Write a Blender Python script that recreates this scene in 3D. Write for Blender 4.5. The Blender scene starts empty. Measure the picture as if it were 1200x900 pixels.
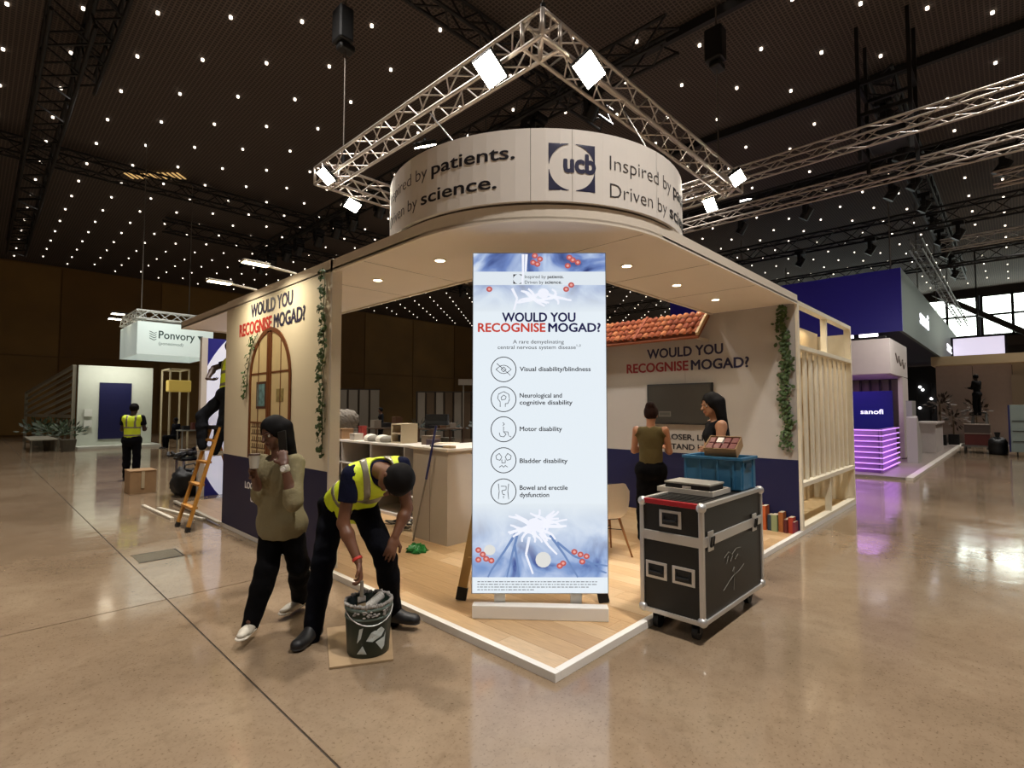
import bpy, bmesh, math, random
import numpy as np
from mathutils import Vector as V, Matrix, Quaternion

# ---------------------------------------------------------------- camera, world, lights, exposure
SC = bpy.context.scene
COL = SC.collection
HEAD = math.radians(46.0017)                 # the hall's x axis seen from the camera's right
PITCH = math.atan(29 / 611)
cam = bpy.data.objects.new('camera', bpy.data.cameras.new('camera'))
COL.objects.link(cam)
cam.data.sensor_width = 36
cam.data.lens = 611 / 1200 * 36
cam.data.clip_end = 300
cam.data.clip_start = 0.05
_r = V((math.cos(HEAD), -math.sin(HEAD), 0))
_f0 = V((math.sin(HEAD), math.cos(HEAD), 0))
_f = _f0 * math.cos(PITCH) + V((0, 0, 1)) * math.sin(PITCH)
_u = _r.cross(_f)
cam.matrix_world = Matrix(((_r.x, _u.x, -_f.x, -2.450), (_r.y, _u.y, -_f.y, -2.009), (_r.z, _u.z, -_f.z, 1.62), (0, 0, 0, 1)))
SC.camera = cam
world = bpy.data.worlds.new('world'); SC.world = world
world.use_nodes = True
world.node_tree.nodes['Background'].inputs[0].default_value = (0.75, 0.8, 0.85, 1)
world.node_tree.nodes['Background'].inputs[1].default_value = 0.05
SC.view_settings.view_transform = 'Standard'
SC.view_settings.look = 'None'
SC.view_settings.exposure = 0.12
SC.view_settings.gamma = 1
SC.view_settings.use_curve_mapping = False

def area(name, loc, size, power, col=(1, .9, .75), to=None, spread=180, shape='DISK', sy=None):
    l = bpy.data.lights.new(name, 'AREA'); l.shape = shape; l.size = size
    if sy: l.size_y = sy
    l.energy = power; l.color = col; l.spread = math.radians(spread)
    o = bpy.data.objects.new(name, l); COL.objects.link(o); o.location = loc
    d = (V(to) - V(loc)) if to is not None else V((0, 0, -1))
    o.rotation_euler = d.to_track_quat('-Z', 'Y').to_euler()
    return o
# the hall's own house lights, set in the ceiling all over the hall
WARM = (1, .945, .885)
HL = 275
for i in range(6):
    for j in range(6):
        x, y = -9 + 9.2 * i, -11 + 8.2 * j
        area('house_light', (x, y, 9.9), .5, HL * (.40 if y > 20 else 1.0) * (1.25 if x < 2 and y < 2 else 1.0), WARM, spread=105)
def L(c):
    c = c / 255
    return c / 12.92 if c <= .04045 else ((c + .055) / 1.055) ** 2.4
def rgb(h): return tuple(L(int(h[i:i+2], 16)) for i in (0, 2, 4)) + (1,)
MATS = {}
def mat(name, h, rough=.6, metal=0, var=.0, vs=6, bump=0, bs=40, emit=0, ecol=None, alpha=None, trans=0, spec=None):
    if name in MATS: return MATS[name]
    m = bpy.data.materials.new(name); m.use_nodes = True
    nt = m.node_tree; b = nt.nodes['Principled BSDF']
    c = rgb(h) if isinstance(h, str) else h
    b.inputs['Base Color'].default_value = c
    b.inputs['Roughness'].default_value = rough
    b.inputs['Metallic'].default_value = metal
    if spec is not None: b.inputs['Specular IOR Level'].default_value = spec
    if trans: b.inputs['Transmission Weight'].default_value = trans
    if emit:
        b.inputs['Emission Color'].default_value = rgb(ecol) if ecol else c
        b.inputs['Emission Strength'].default_value = emit
    if var or bump:
        tc = nt.nodes.new('ShaderNodeTexCoord')
    if var:
        n = nt.nodes.new('ShaderNodeTexNoise'); n.inputs['Scale'].default_value = vs; n.inputs['Detail'].default_value = 4
        nt.links.new(tc.outputs['Object'], n.inputs['Vector'])
        r = nt.nodes.new('ShaderNodeValToRGB')
        r.color_ramp.elements[0].position = .3; r.color_ramp.elements[1].position = .7
        r.color_ramp.elements[0].color = tuple(x * (1 - var) for x in c[:3]) + (1,)
        r.color_ramp.elements[1].color = tuple(min(1, x * (1 + var)) for x in c[:3]) + (1,)
        nt.links.new(n.outputs['Fac'], r.inputs['Fac']); nt.links.new(r.outputs['Color'], b.inputs['Base Color'])
    if bump:
        n2 = nt.nodes.new('ShaderNodeTexNoise'); n2.inputs['Scale'].default_value = bs; n2.inputs['Detail'].default_value = 3
        nt.links.new(tc.outputs['Object'], n2.inputs['Vector'])
        bp = nt.nodes.new('ShaderNodeBump'); bp.inputs['Strength'].default_value = bump; bp.inputs['Distance'].default_value = .02
        nt.links.new(n2.outputs['Fac'], bp.inputs['Height']); nt.links.new(bp.outputs['Normal'], b.inputs['Normal'])
    MATS[name] = m
    return m

# ---------------------------------------------------------------- mesh helpers (world coordinates)
class MB:
    def __init__(s): s.v = []; s.f = []
    def add(s, vs, fs):
        n = len(s.v); s.v += [tuple(v) for v in vs]; s.f += [tuple(i + n for i in f) for f in fs]; return s
    def box(s, x0, x1, y0, y1, z0, z1):
        return s.add([(x, y, z) for x in (x0, x1) for y in (y0, y1) for z in (z0, z1)],
                     [(0, 1, 3, 2), (4, 6, 7, 5), (0, 4, 5, 1), (2, 3, 7, 6), (0, 2, 6, 4), (1, 5, 7, 3)])
    def obox(s, c, size, X=(1, 0, 0), Y=(0, 1, 0), Z=(0, 0, 1)):
        c = V(c); X = V(X) * size[0] / 2; Y = V(Y) * size[1] / 2; Z = V(Z) * size[2] / 2
        return s.add([c + X * a + Y * b + Z * d for a in (-1, 1) for b in (-1, 1) for d in (-1, 1)],
                     [(0, 1, 3, 2), (4, 6, 7, 5), (0, 4, 5, 1), (2, 3, 7, 6), (0, 2, 6, 4), (1, 5, 7, 3)])
    def bar(s, p, q, w, h, up=(0, 0, 1)):
        p, q = V(p), V(q); d = (q - p); X = d.normalized(); Y = V(up).cross(X)
        if Y.length < 1e-4: Y = V((1, 0, 0)).cross(X)
        Y.normalize(); Z = X.cross(Y)
        return s.obox((p + q) / 2, (d.length, w, h), X, Y, Z)
    def cyl(s, p, q, r0, r1=None, n=10, caps=True):
        r1 = r0 if r1 is None else r1
        p, q = V(p), V(q); d = (q - p).normalized(); a = d.orthogonal().normalized(); b = d.cross(a)
        vs = []
        for c, r in ((p, r0), (q, r1)):
            for i in range(n):
                t = 2 * math.pi * i / n; vs.append(c + (a * math.cos(t) + b * math.sin(t)) * r)
        fs = [(i, (i + 1) % n, n + (i + 1) % n, n + i) for i in range(n)]
        if caps: fs += [tuple(range(n))[::-1], tuple(range(n, 2 * n))]
        return s.add(vs, fs)
    def tube(s, pts, r, n=8):
        pts = [V(p) for p in pts]; rings = []; prev = None
        for i, p in enumerate(pts):
            d = (pts[min(i + 1, len(pts) - 1)] - pts[max(i - 1, 0)]).normalized()
            a = d.orthogonal().normalized() if prev is None else (prev - d * prev.dot(d)).normalized()
            prev = a; b = d.cross(a); rr = r[i] if isinstance(r, (list, tuple)) else r
            rings.append([p + (a * math.cos(2 * math.pi * k / n) + b * math.sin(2 * math.pi * k / n)) * rr for k in range(n)])
        vs = [v for g in rings for v in g]
        fs = [(i * n + k, i * n + (k + 1) % n, (i + 1) * n + (k + 1) % n, (i + 1) * n + k) for i in range(len(pts) - 1) for k in range(n)]
        fs += [tuple(range(n))[::-1], tuple(range((len(pts) - 1) * n, len(pts) * n))]
        return s.add(vs, fs)
    def sph(s, c, r, nu=12, nv=8, X=(1, 0, 0), Y=(0, 1, 0), Z=(0, 0, 1)):
        r = (r, r, r) if isinstance(r, (int, float)) else r; c = V(c); X, Y, Z = V(X), V(Y), V(Z)
        vs = [c + Z * r[2]]
        for j in range(1, nv):
            t = math.pi * j / nv
            for i in range(nu):
                p = 2 * math.pi * i / nu
                vs.append(c + X * r[0] * math.sin(t) * math.cos(p) + Y * r[1] * math.sin(t) * math.sin(p) + Z * r[2] * math.cos(t))
        vs.append(c - Z * r[2]); n = len(vs) - 1
        fs = [(0, 1 + i, 1 + (i + 1) % nu) for i in range(nu)]
        for j in range(nv - 2):
            for i in range(nu):
                a = 1 + j * nu + i; b = 1 + j * nu + (i + 1) % nu; fs.append((a, a + nu, b + nu, b))
        k = 1 + (nv - 2) * nu
        fs += [(k + i, n, k + (i + 1) % nu) for i in range(nu)]
        return s.add(vs, fs)
    def lathe(s, c, prof, n=24, a0=0, a1=360):
        full = abs(a1 - a0) >= 360; m = n if full else n + 1; vs = []
        for (r, z) in prof:
            for i in range(m):
                t = math.radians(a0 + (a1 - a0) * i / n); vs.append((c[0] + r * math.cos(t), c[1] + r * math.sin(t), c[2] + z))
        fs = []
        for j in range(len(prof) - 1):
            for i in range(n):
                i2 = (i + 1) % m; fs.append((j * m + i, j * m + i2, (j + 1) * m + i2, (j + 1) * m + i))
        return s.add(vs, fs)
    def prism(s, pts, o, X, Y, t):                       # polygon in plane (o, X, Y), extruded by t along X x Y
        o, X, Y = V(o), V(X), V(Y); N = X.cross(Y); n = len(pts)
        vs = [o + X * a + Y * b for a, b in pts] + [o + X * a + Y * b + N * t for a, b in pts]
        return s.add(vs, [tuple(range(n))[::-1], tuple(range(n, 2 * n))] + [(i, (i + 1) % n, n + (i + 1) % n, n + i) for i in range(n)])
    def build(s, name, m, parent=None, smooth=False, bevel=0, kind=None, label=None):
        me = bpy.data.meshes.new(name)
        vs = s.v
        if parent is not None:
            inv = PM[parent.name].inverted(); vs = [tuple(inv @ V(v)) for v in vs]
        me.from_pydata(vs, [], s.f); me.update()
        bm = bmesh.new(); bm.from_mesh(me); bmesh.ops.recalc_face_normals(bm, faces=bm.faces); bm.to_mesh(me); bm.free()
        me.materials.append(m)
        if smooth:
            me.polygons.foreach_set('use_smooth', [True] * len(me.polygons))
        o = bpy.data.objects.new(name, me); COL.objects.link(o)
        if parent is not None: o.parent = parent; PM[o.name] = PM[parent.name]
        else: PM[o.name] = Matrix.Identity(4)
        if bevel:
            b = o.modifiers.new('b', 'BEVEL'); b.width = bevel; b.segments = 2; b.limit_method = 'ANGLE'
        if kind: o['kind'] = kind
        if label: o['label'] = label
        return o
PM = {}
def thing(name, label, cat, loc=(0, 0, 0), rz=0, group=None, kind=None):
    o = bpy.data.objects.new(name, None); COL.objects.link(o); o.empty_display_size = .1
    o.location = loc; o.rotation_euler = (0, 0, rz)
    PM[o.name] = Matrix.Translation(V(loc)) @ Matrix.Rotation(rz, 4, 'Z')
    tag(o, label, cat, group, kind)
    return o
def tag(o, label, cat, group=None, kind=None):
    if label: o['label'] = label
    if cat: o['category'] = cat
    if group: o['group'] = group
    if kind: o['kind'] = kind
    return o
def dup(root, loc, rz=None, label=None):
    r = root.copy(); COL.objects.link(r); r.location = loc
    if rz is not None: r.rotation_euler = (0, 0, rz)
    if label: r['label'] = label
    for ch in list(root.children):
        c = ch.copy(); COL.objects.link(c); c.parent = r
        for g in list(ch.children):
            d = g.copy(); COL.objects.link(d); d.parent = c
    return r
_cm = {}
def rod(name, p, q, r, m, parent, n=8, box=None):      # unit cylinder / box shared by every rod of one material
    key = (m.name, n, bool(box))
    if key not in _cm:
        b = MB()
        if box: b.box(-.5, .5, -.5, .5, 0, 1)
        else: b.cyl((0, 0, 0), (0, 0, 1), 1, n=n)
        me = bpy.data.meshes.new('rod'); me.from_pydata(b.v, [], b.f); me.update(); me.materials.append(m)
        if not box: me.polygons.foreach_set('use_smooth', [len(f) == 4 for f in b.f])
        _cm[key] = me
    p, q = V(p), V(q)
    if parent is not None:
        inv = PM[parent.name].inverted(); p = inv @ p; q = inv @ q
    d = q - p
    o = bpy.data.objects.new(name, _cm[key]); COL.objects.link(o); o.parent = parent
    PM[o.name] = PM[parent.name] if parent is not None else Matrix.Identity(4)
    o.location = p; o.rotation_mode = 'QUATERNION'; o.rotation_quaternion = d.to_track_quat('Z', 'X')
    o.scale = (box[0], box[1], d.length) if box else (r, r, d.length)
    return o
def text(s, m, parent, origin, xd, yd, width=None, height=None, bold=0, depth=.003, align='C', name='lettering', fn=None, shear=0, sub=False):
    cu = bpy.data.curves.new('t', 'FONT'); cu.body = s; cu.extrude = .01; cu.offset = min(bold, 0); cu.resolution_u = 3; cu.shear = shear
    ob = bpy.data.objects.new('t', cu); COL.objects.link(ob)
    dg = bpy.context.evaluated_depsgraph_get(); me = bpy.data.meshes.new_from_object(ob.evaluated_get(dg))
    bpy.data.objects.remove(ob)
    co = np.array([v.co[:] for v in me.vertices]); lo, hi = co.min(0), co.max(0)
    co[:, 0] -= lo[0]; w = hi[0] - lo[0]
    sx = width / w if width else None
    sy = height / .73 if height else None                # cap height of the built-in font
    if sx is None: sx = sy
    if sy is None: sy = sx
    if bold > 0:                                         # heavier strokes: the glyphs laid over themselves, slightly shifted
        import itertools
        nv = len(co); base = [tuple(p.vertices) for p in me.polygons]; sh = [(0, 0), (1, 0), (-1, 0), (.7, .7), (-.7, .7), (.7, -.7), (-.7, -.7), (0, 1), (0, -1)]
        co = np.concatenate([co + np.array([a * bold * 1.25, b_ * bold * 1.1, .0002 * q * .01 / max(depth, .001)]) for q, (a, b_) in enumerate(sh)])
        m2 = bpy.data.meshes.new('t'); m2.from_pydata(co.tolist(), [], [tuple(v + q * nv for v in f) for q in range(len(sh)) for f in base]); me = m2
    X = co[:, 0] * sx; Y = co[:, 1] * sy; Z = co[:, 2] / .01 * depth / 2 + depth / 2
    tw = w * sx
    X += {'C': -tw / 2, 'L': 0, 'R': -tw}[align]
    if fn: P = [fn(a, b, c) for a, b, c in zip(X, Y, Z)]
    else:
        o_, xd, yd = V(origin), V(xd).normalized(), V(yd).normalized(); nn = xd.cross(yd)
        P = [o_ + xd * a + yd * b + nn * c for a, b, c in zip(X, Y, Z)]
    inv = PM[parent.name].inverted() if parent is not None else Matrix.Identity(4)
    for v, p in zip(me.vertices, P): v.co = inv @ V(p)
    me.materials.clear(); me.materials.append(m); me.name = name
    o = bpy.data.objects.new(name, me); COL.objects.link(o)
    if parent is not None: o.parent = parent; PM[o.name] = PM[parent.name]
    return o

# ---------------------------------------------------------------- materials
white = mat('white_laminate', 'e2dcd2', .55, var=.03, vs=3)
cream = mat('cream_print', 'e2d8c2', .6, var=.02, vs=2)
navy = mat('navy_print', '0a1142', .5)
navyink = mat('navy_ink', '17163f', .5)
redink = mat('red_ink', 'c0342c', .5)
blackink = mat('black_ink', '15121c', .5)
whiteink = mat('white_ink', 'e8e8ee', .5)
alu = mat('aluminium', 'd4d2ce', .42, .85)
trussm = mat('truss_aluminium', 'b4aaa0', .42, .75)
darkm = mat('black_metal', '0b0a0a', .5, .3)
blackp = mat('black_plastic', '0d0d0d', .5)
woodl = mat('light_timber', 'c9a877', .6, var=.12, vs=14)
ladderm = mat('fibreglass_orange', 'c49c5c', .5)
lampw = mat('lamp_glow', 'fff6dd', .5, emit=9, ecol='fff2d6')
cardb = mat('cardboard', '9a7a55', .8, var=.08, vs=9)
leafm = mat('ivy_leaf', '3c5226', .6, var=.3, vs=30)

# ---------------------------------------------------------------- hall shell
def floor_material():
    m = bpy.data.materials.new('polished_concrete'); m.use_nodes = True
    nt = m.node_tree; b = nt.nodes['Principled BSDF']; tc = nt.nodes.new('ShaderNodeTexCoord'); lk = nt.links.new
    geo = nt.nodes.new('ShaderNodeNewGeometry')
    def noise(sc, det=5, rgh=.55, dist=0):
        n = nt.nodes.new('ShaderNodeTexNoise'); n.inputs['Scale'].default_value = sc; n.inputs['Detail'].default_value = det
        n.inputs['Roughness'].default_value = rgh; n.inputs['Distortion'].default_value = dist
        lk(geo.outputs['Position'], n.inputs['Vector']); return n
    def ramp(n, stops):
        r = nt.nodes.new('ShaderNodeValToRGB'); e = r.color_ramp.elements
        while len(e) < len(stops): e.new(.5)
        for k, (p, c) in enumerate(stops): e[k].position = p; e[k].color = c
        lk(n.outputs['Fac'], r.inputs['Fac']); return r
    a = ramp(noise(.8, 7, .65, .6), [(.3, rgb('7c6a55')), (.5, rgb('8a7660')), (.7, rgb('97846d'))])
    c2 = ramp(noise(9, 8, .75, .3), [(.33, (.80, .79, .77, 1)), (.5, (1, 1, 1, 1)), (.75, (1.0, 1.0, 1.0, 1))])
    sp = ramp(noise(60, 3, .6), [(.3, (.45, .42, .36, 1)), (.42, (1, 1, 1, 1)), (.8, (1, 1, 1, 1))])
    st = ramp(noise(2.6, 2, .5, 1.5), [(.205, (.3, .25, .2, 1)), (.25, (1, 1, 1, 1)), (.8, (1, 1, 1, 1))])
    cur = a.outputs['Color']
    for o in (c2, sp, st):
        mx = nt.nodes.new('ShaderNodeMix'); mx.data_type = 'RGBA'; mx.blend_type = 'MULTIPLY'; mx.inputs[0].default_value = .8
        lk(cur, mx.inputs[6]); lk(o.outputs['Color'], mx.inputs[7]); cur = mx.outputs[2]
    lk(cur, b.inputs['Base Color'])
    rr = ramp(noise(1.6, 6, .6, .4), [(.3, (.055, .055, .055, 1)), (.7, (.15, .15, .15, 1))]); lk(rr.outputs['Color'], b.inputs['Roughness'])
    b.inputs['Specular IOR Level'].default_value = .75
    bp = nt.nodes.new('ShaderNodeBump'); bp.inputs['Strength'].default_value = .05; bp.inputs['Distance'].default_value = .03
    lk(noise(3.5, 4).outputs['Fac'], bp.inputs['Height']); lk(bp.outputs['Normal'], b.inputs['Normal'])
    return m
concrete = floor_material()
X0, X1, Y0, Y1, HZ = -14, 46, -14, 38.5, 10
fl = MB().box(X0, X1, Y0, Y1, -.3, -.006).build('floor', mat('joint_dark', '3a2f25', .8), kind='structure')
J = 7.79
for i in range(-2, 7):
    for j in range(-3, 6):
        xa, xb = max(X0, -1.24 + J * i), min(X1, -1.24 + J * (i + 1)); ya, yb = max(Y0, 3.24 + J * j), min(Y1, 3.24 + J * (j + 1))
        if xb - xa < .1 or yb - ya < .1: continue
        MB().box(xa + .006, xb - .006, ya + .006, yb - .006, -.006, 0).build('floor_slab', concrete, fl)
# small access cover set in the floor on the left
t = thing('floor_hatch', 'rectangular access cover set flush in the floor on the left', 'floor hatch', (-.97, 4.86, 0))
MB().box(-1.17, -.77, 4.67, 5.05, .0005, .003).build('cover_plate', mat('hatch', '5e5240', .25, var=.1), t)
MB().box(-1.18, -.76, 4.655, 4.668, .0005, .0035).box(-1.18, -.76, 5.052, 5.065, .0005, .0035).box(-.768, -.755, 4.655, 5.065, .0005, .0035).build('frame', darkm, t)

def ceiling_material():
    m = bpy.data.materials.new('mesh_ceiling'); m.use_nodes = True
    nt = m.node_tree; b = nt.nodes['Principled BSDF']; geo = nt.nodes.new('ShaderNodeNewGeometry'); sx = nt.nodes.new('ShaderNodeSeparateXYZ')
    nt.links.new(geo.outputs['Position'], sx.inputs[0]); outs = []
    for ax in (0, 1):
        mu = nt.nodes.new('ShaderNodeMath'); mu.operation = 'MULTIPLY'; mu.inputs[1].default_value = 11
        fr = nt.nodes.new('ShaderNodeMath'); fr.operation = 'FRACT'; lt = nt.nodes.new('ShaderNodeMath'); lt.operation = 'LESS_THAN'; lt.inputs[1].default_value = .3
        nt.links.new(sx.outputs[ax], mu.inputs[0]); nt.links.new(mu.outputs[0], fr.inputs[0]); nt.links.new(fr.outputs[0], lt.inputs[0]); outs.append(lt)
    mx = nt.nodes.new('ShaderNodeMath'); mx.operation = 'MAXIMUM'
    nt.links.new(outs[0].outputs[0], mx.inputs[0]); nt.links.new(outs[1].outputs[0], mx.inputs[1])
    mi = nt.nodes.new('ShaderNodeMix'); mi.data_type = 'RGBA'
    mi.inputs[6].default_value = rgb('2e2825'); mi.inputs[7].default_value = rgb('564a42')
    nt.links.new(mx.outputs[0], mi.inputs[0]); nt.links.new(mi.outputs[2], b.inputs['Base Color'])
    b.inputs['Roughness'].default_value = .9
    return m
MB().box(X0, X1, Y0, Y1, HZ, HZ + .2).build('ceiling', ceiling_material(), kind='structure')
brown = mat('timber_wall', '6b4a16', .7, var=.12, vs=.5)
brown2 = mat('timber_wall_panel', '7c5a22', .65, var=.15, vs=.4)
wl = MB().box(X0, X1, Y1 - .1, Y1 + .1, 0, HZ).build('wall_left', brown, kind='structure')
for k in range(12):
    for (z0, z1) in ((.15, 4.6), (4.68, 9.9)):
        MB().box(X0 + 5 * k + .04, X0 + 5 * k + 4.96, Y1 - .16, Y1 - .1, z0, z1).build('wall_panel', brown2 if k % 3 else brown, wl)
dark = mat('dark_wall', '2b2622', .8, var=.1, vs=1)
wr = MB().box(X1 - .1, X1 + .1, Y0, Y1, 0, 6.6).box(X1 - .1, X1 + .1, Y0, Y1, 9.5, HZ).box(X1 - .1, X1 + .1, 17, Y1, 6.6, 9.5).build('wall_right', dark, kind='structure')
MB().box(X0 - .1, X0, Y0, Y1, 0, HZ).build('wall_back_left', brown, kind='structure')
MB().box(X0, X1, Y0 - .1, Y0, 0, HZ).build('wall_back_right', dark, kind='structure')
# clerestory windows at the far right end
day = mat('daylight_glass', 'dfeee6', .3, emit=6, ecol='e4f0e4')
wf = mat('window_frame', '24211e', .6)
n = 0
for k in range(9):
    ya = Y0 + 3.4 * k + .1; yb = ya + 3.2
    n += 1
    w = MB().box(X1 - .02, X1 + .02, ya + .1, yb - .1, 6.75, 9.35).build('window_%d' % n, day, kind='structure')
    fr = MB()
    for y in (ya - .1, ya + 1.55, yb - .1): fr.box(X1 - .15, X1 - .03, y, y + .16, 6.6, 9.5)
    for z in (6.6, 8.0, 9.35): fr.box(X1 - .15, X1 - .03, ya, yb, z, z + .14)
    fr.build('window_frame', wf, w)
for k, y in enumerate((-9.5, -3.2)):
    MB().bar((X1 - .6, y, 6.2), (X1 - .6, y + 5.2, 9.9), .35, .5, (1, 0, 0)).build('trim_%d' % (k + 1), dark, kind='structure')
MB().box(X1 - .5, X1 - .11, Y0, Y1, 5.9, 6.5).build('trim_3', mat('ledge_dark', '3a332d', .7), kind='structure')

# ceiling lights on their staggered grid
cl_m = mat('ceiling_lamp', 'fff0d8', .5, emit=3.2, ecol='fff0dc'); cl_m.cycles.emission_sampling = 'NONE'
lm = bpy.data.meshes.new('ceiling_light'); bb = MB().cyl((0, 0, 0), (0, 0, .05), .034, n=10); lm.from_pydata(bb.v, [], bb.f); lm.materials.append(cl_m)
pos = []
camm = cam.matrix_world.inverted()
for i in range(-3, 40):
    for j in range(-10, 15):
        x = 1.113 * i + .001; y = 10.767 + 1.953 * j - (i % 2) * .9765
        q = camm @ V((x, y, HZ - .05))
        if q.z > -.5 or abs(q.x / q.z) > 1.05 or abs(q.y / q.z) > .8 or y > 38: continue
        pos.append((-q.z, x, y))
pos.sort()
for d, x, y in pos[:300]:
    o = bpy.data.objects.new('ceiling_light', lm); COL.objects.link(o); o.location = (x, y, HZ - .05)
    tag(o, 'small bright round downlight in the dark mesh ceiling', 'ceiling light', 'downlights in the mesh ceiling')
far = MB()
for d, x, y in pos[300:]: far.cyl((x, y, HZ - .05), (x, y, HZ), .028, n=6)
tag(far.build('ceiling_light', cl_m), 'far rows of tiny downlights in the mesh ceiling', 'ceiling light', None, 'stuff')
# lit grille in the ceiling
t = thing('ceiling_grille', 'glowing slatted grille in the ceiling over the hanging sign', 'ceiling grille', (1.837, 19.881, 9.95))
g0 = V((1.837, 19.881, 9.95))
for k in range(12): MB().obox(g0 + V((.707, -.707, 0)) * (.17 * k - .95), (.06, .5, .02), (.707, -.707, 0), (.707, .707, 0)).build('slat', mat('grille_glow', 'e8c48a', .5, emit=.55, ecol='ffcf86'), t)

# ---------------------------------------------------------------- trusses
def truss(name, label, A, B, sec, mt, pitch=.29, rc=.024, rb=.011, stuff=False, group=None, open_faces=4):
    A, B = V(A), V(B); d = (B - A).normalized(); s = d.cross(V((0, 0, 1))).normalized(); u = s.cross(d)
    t = thing(name, label, 'truss', tuple(A), group=group)
    h = sec / 2; cs = [s * h + u * h, -s * h + u * h, -s * h - u * h, s * h - u * h]
    n = max(2, round((B - A).length / pitch)); st = (B - A) / n
    if stuff:
        for c in cs: rod('chord', A + c, B + c, rc, mt, t, 6)
        b = MB()
        for k in range(n):
            for f in range(4):
                a, e = cs[f], cs[(f + 1) % 4]
                if k % 2: a, e = e, a
                b.cyl(A + st * k + a, A + st * (k + 1) + e, rb, n=4, caps=False)
        b.build('brace', mt, t, kind='stuff')
    else:
        for c in cs: rod('chord', A + c, B + c, rc, mt, t, 8)
        for k in range(n):
            for f in range(4):
                a, e = cs[f], cs[(f + 1) % 4]
                if k % 2: a, e = e, a
                rod('brace', A + st * k + a, A + st * (k + 1) + e, rb, mt, t, 5)
    return t
S = .29; zt = 5.645; a0, a1, b0, b1 = 1.69, 6.9, 1.55, 6.45
G = 'silver box truss square over the stand'
truss('box_truss', 'silver truss running left from the front corner above the round sign', (a0, b0, zt), (a0, b1, zt), S, trussm, group=G)
truss('box_truss', 'silver truss running right from the front corner above the round sign', (a0, b0, zt), (a1, b0, zt), S, trussm, group=G)
truss('box_truss', 'rear left side of the silver truss square, mostly behind the round sign', (a0, b1, zt), (a1, b1, zt), S, trussm, group=G)
truss('box_truss', 'rear right side of the silver truss square, mostly behind the round sign', (a1, b0, zt), (a1, b1, zt), S, trussm, group=G)
for k, (x, y) in enumerate(((a0, b0), (a0, b1), (a1, b0), (a1, b1))):
    nm = ['front corner of the truss square', 'left corner of the truss square', 'right corner of the truss square', 'rear corner of the truss square'][k]
    b = MB()
    for sx in (-1, 1):
        for sy in (-1, 1): b.cyl((x + sx * S / 2, y + sy * S / 2, zt - S / 2), (x + sx * S / 2, y + sy * S / 2, zt + S / 2), .024, n=8)
    for sz in (-1, 1):
        for q in ((-1, -1, 1, -1), (1, -1, 1, 1), (1, 1, -1, 1), (-1, 1, -1, -1), (-1, -1, 1, 1)):
            b.cyl((x + q[0] * S / 2, y + q[1] * S / 2, zt + sz * S / 2), (x + q[2] * S / 2, y + q[3] * S / 2, zt + sz * S / 2), .022, n=8)
    tag(b.build('truss_corner', trussm, smooth=True), 'silver corner block at the ' + nm, 'truss corner', 'corner blocks of the truss square')
# chain hoists carrying the square
for k, (x, y, zh) in enumerate(((a0 + .1, b0 + .1, 9.0), (a0 + .15, b1 - .2, 8.3), (a1 - .2, b0 + .15, 8.2), (a1, b1, 8.5))):
    t = thing('chain_hoist', 'black chain hoist on a steel cable above the %s corner of the truss square' % ['front', 'left', 'right', 'rear'][k], 'hoist', (x, y, zh))
    MB().box(x - .13, x + .13, y - .16, y + .16, zh - .3, zh + .3).box(x - .08, x + .2, y - .1, y + .1, zh - .42, zh - .3).build('motor', blackp, t, bevel=.03)
    rod('cable', (x + .05, y, zt + .15), (x + .05, y, HZ), .012, mat('cable_grey', '6b645c', .5, .5), t, 6)
    MB().cyl((x + .05, y, zt + .15), (x + .05, y, zt + .5), .03, n=8).build('hook', darkm, t)
truss('box_truss', 'upper long silver truss crossing the right side of the hall', (9.55, -8, 7.0), (9.75, 5.4, 7.0), S, trussm, pitch=.42, group='long silver trusses on the right')
truss('box_truss', 'lower long silver truss crossing the right side, under the upper one', (12.0, -6, 7.0), (12.0, 8, 7.0), S, trussm, pitch=.5, group='long silver trusses on the right')
truss('box_truss', 'short silver truss end at the right edge of the photo', (14.1, -8, 7.0), (14.1, -1.8, 7.0), S, trussm, pitch=.5, group='long silver trusses on the right')
truss('box_truss', 'distant silver truss above the far right stand', (25, -9, 8.3), (25, 0, 8.3), .4, trussm, pitch=.6, stuff=True, group='long silver trusses on the right')
blk = mat('black_truss', '100e0d', .6, .2)
DT = [((-1.43, 9.7, 8.8), (-1.3, 30, 8.8), .6, 'thick black truss running away along the left edge'),
      ((-.85, 8.9, 9.55), (-.85, 14, 9.55), .45, 'short black truss beside the thick one at top left'),
      ((-6, 19.4, 9.5), (15.8, 19.4, 9.5), .5, 'black truss crossing the left ceiling above the hanging sign'),
      ((6.65, 2.5, 8.8), (6.65, 23.4, 8.8), .5, 'black lighting truss receding behind the silver square'),
      ((1.4, 5.9, 9.6), (9.5, 5.9, 9.6), .4, 'black truss at the top centre left of the front corner'),
      ((12.4, .1, 9.5), (38, .1, 9.5), .5, 'black truss receding to the daylight windows on the right'),
      ((16.2, -8, 8.7), (16.2, 21, 8.7), .55, 'black truss behind the two long silver ones'),
      ((22.2, -9, 8.7), (22.2, 23, 8.7), .6, 'far black truss behind the blue hanging cube'),
      ((8, 12, 9.5), (36, 12, 9.5), .5, 'black truss receding to the right behind the round sign'),
      ((29.6, -10, 8.7), (29.6, 20, 8.7), .6, 'farthest black truss crossing before the windows'),
      ((3, 24, 9.5), (30, 24, 9.5), .5, 'black truss seen low over the left wall panels')]
for a, b, s, lab in DT:
    truss('black_truss', lab, a, b, s, blk, pitch=s * 1.1, rc=.04, rb=.022, stuff=True, group='black rigging trusses')
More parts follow.
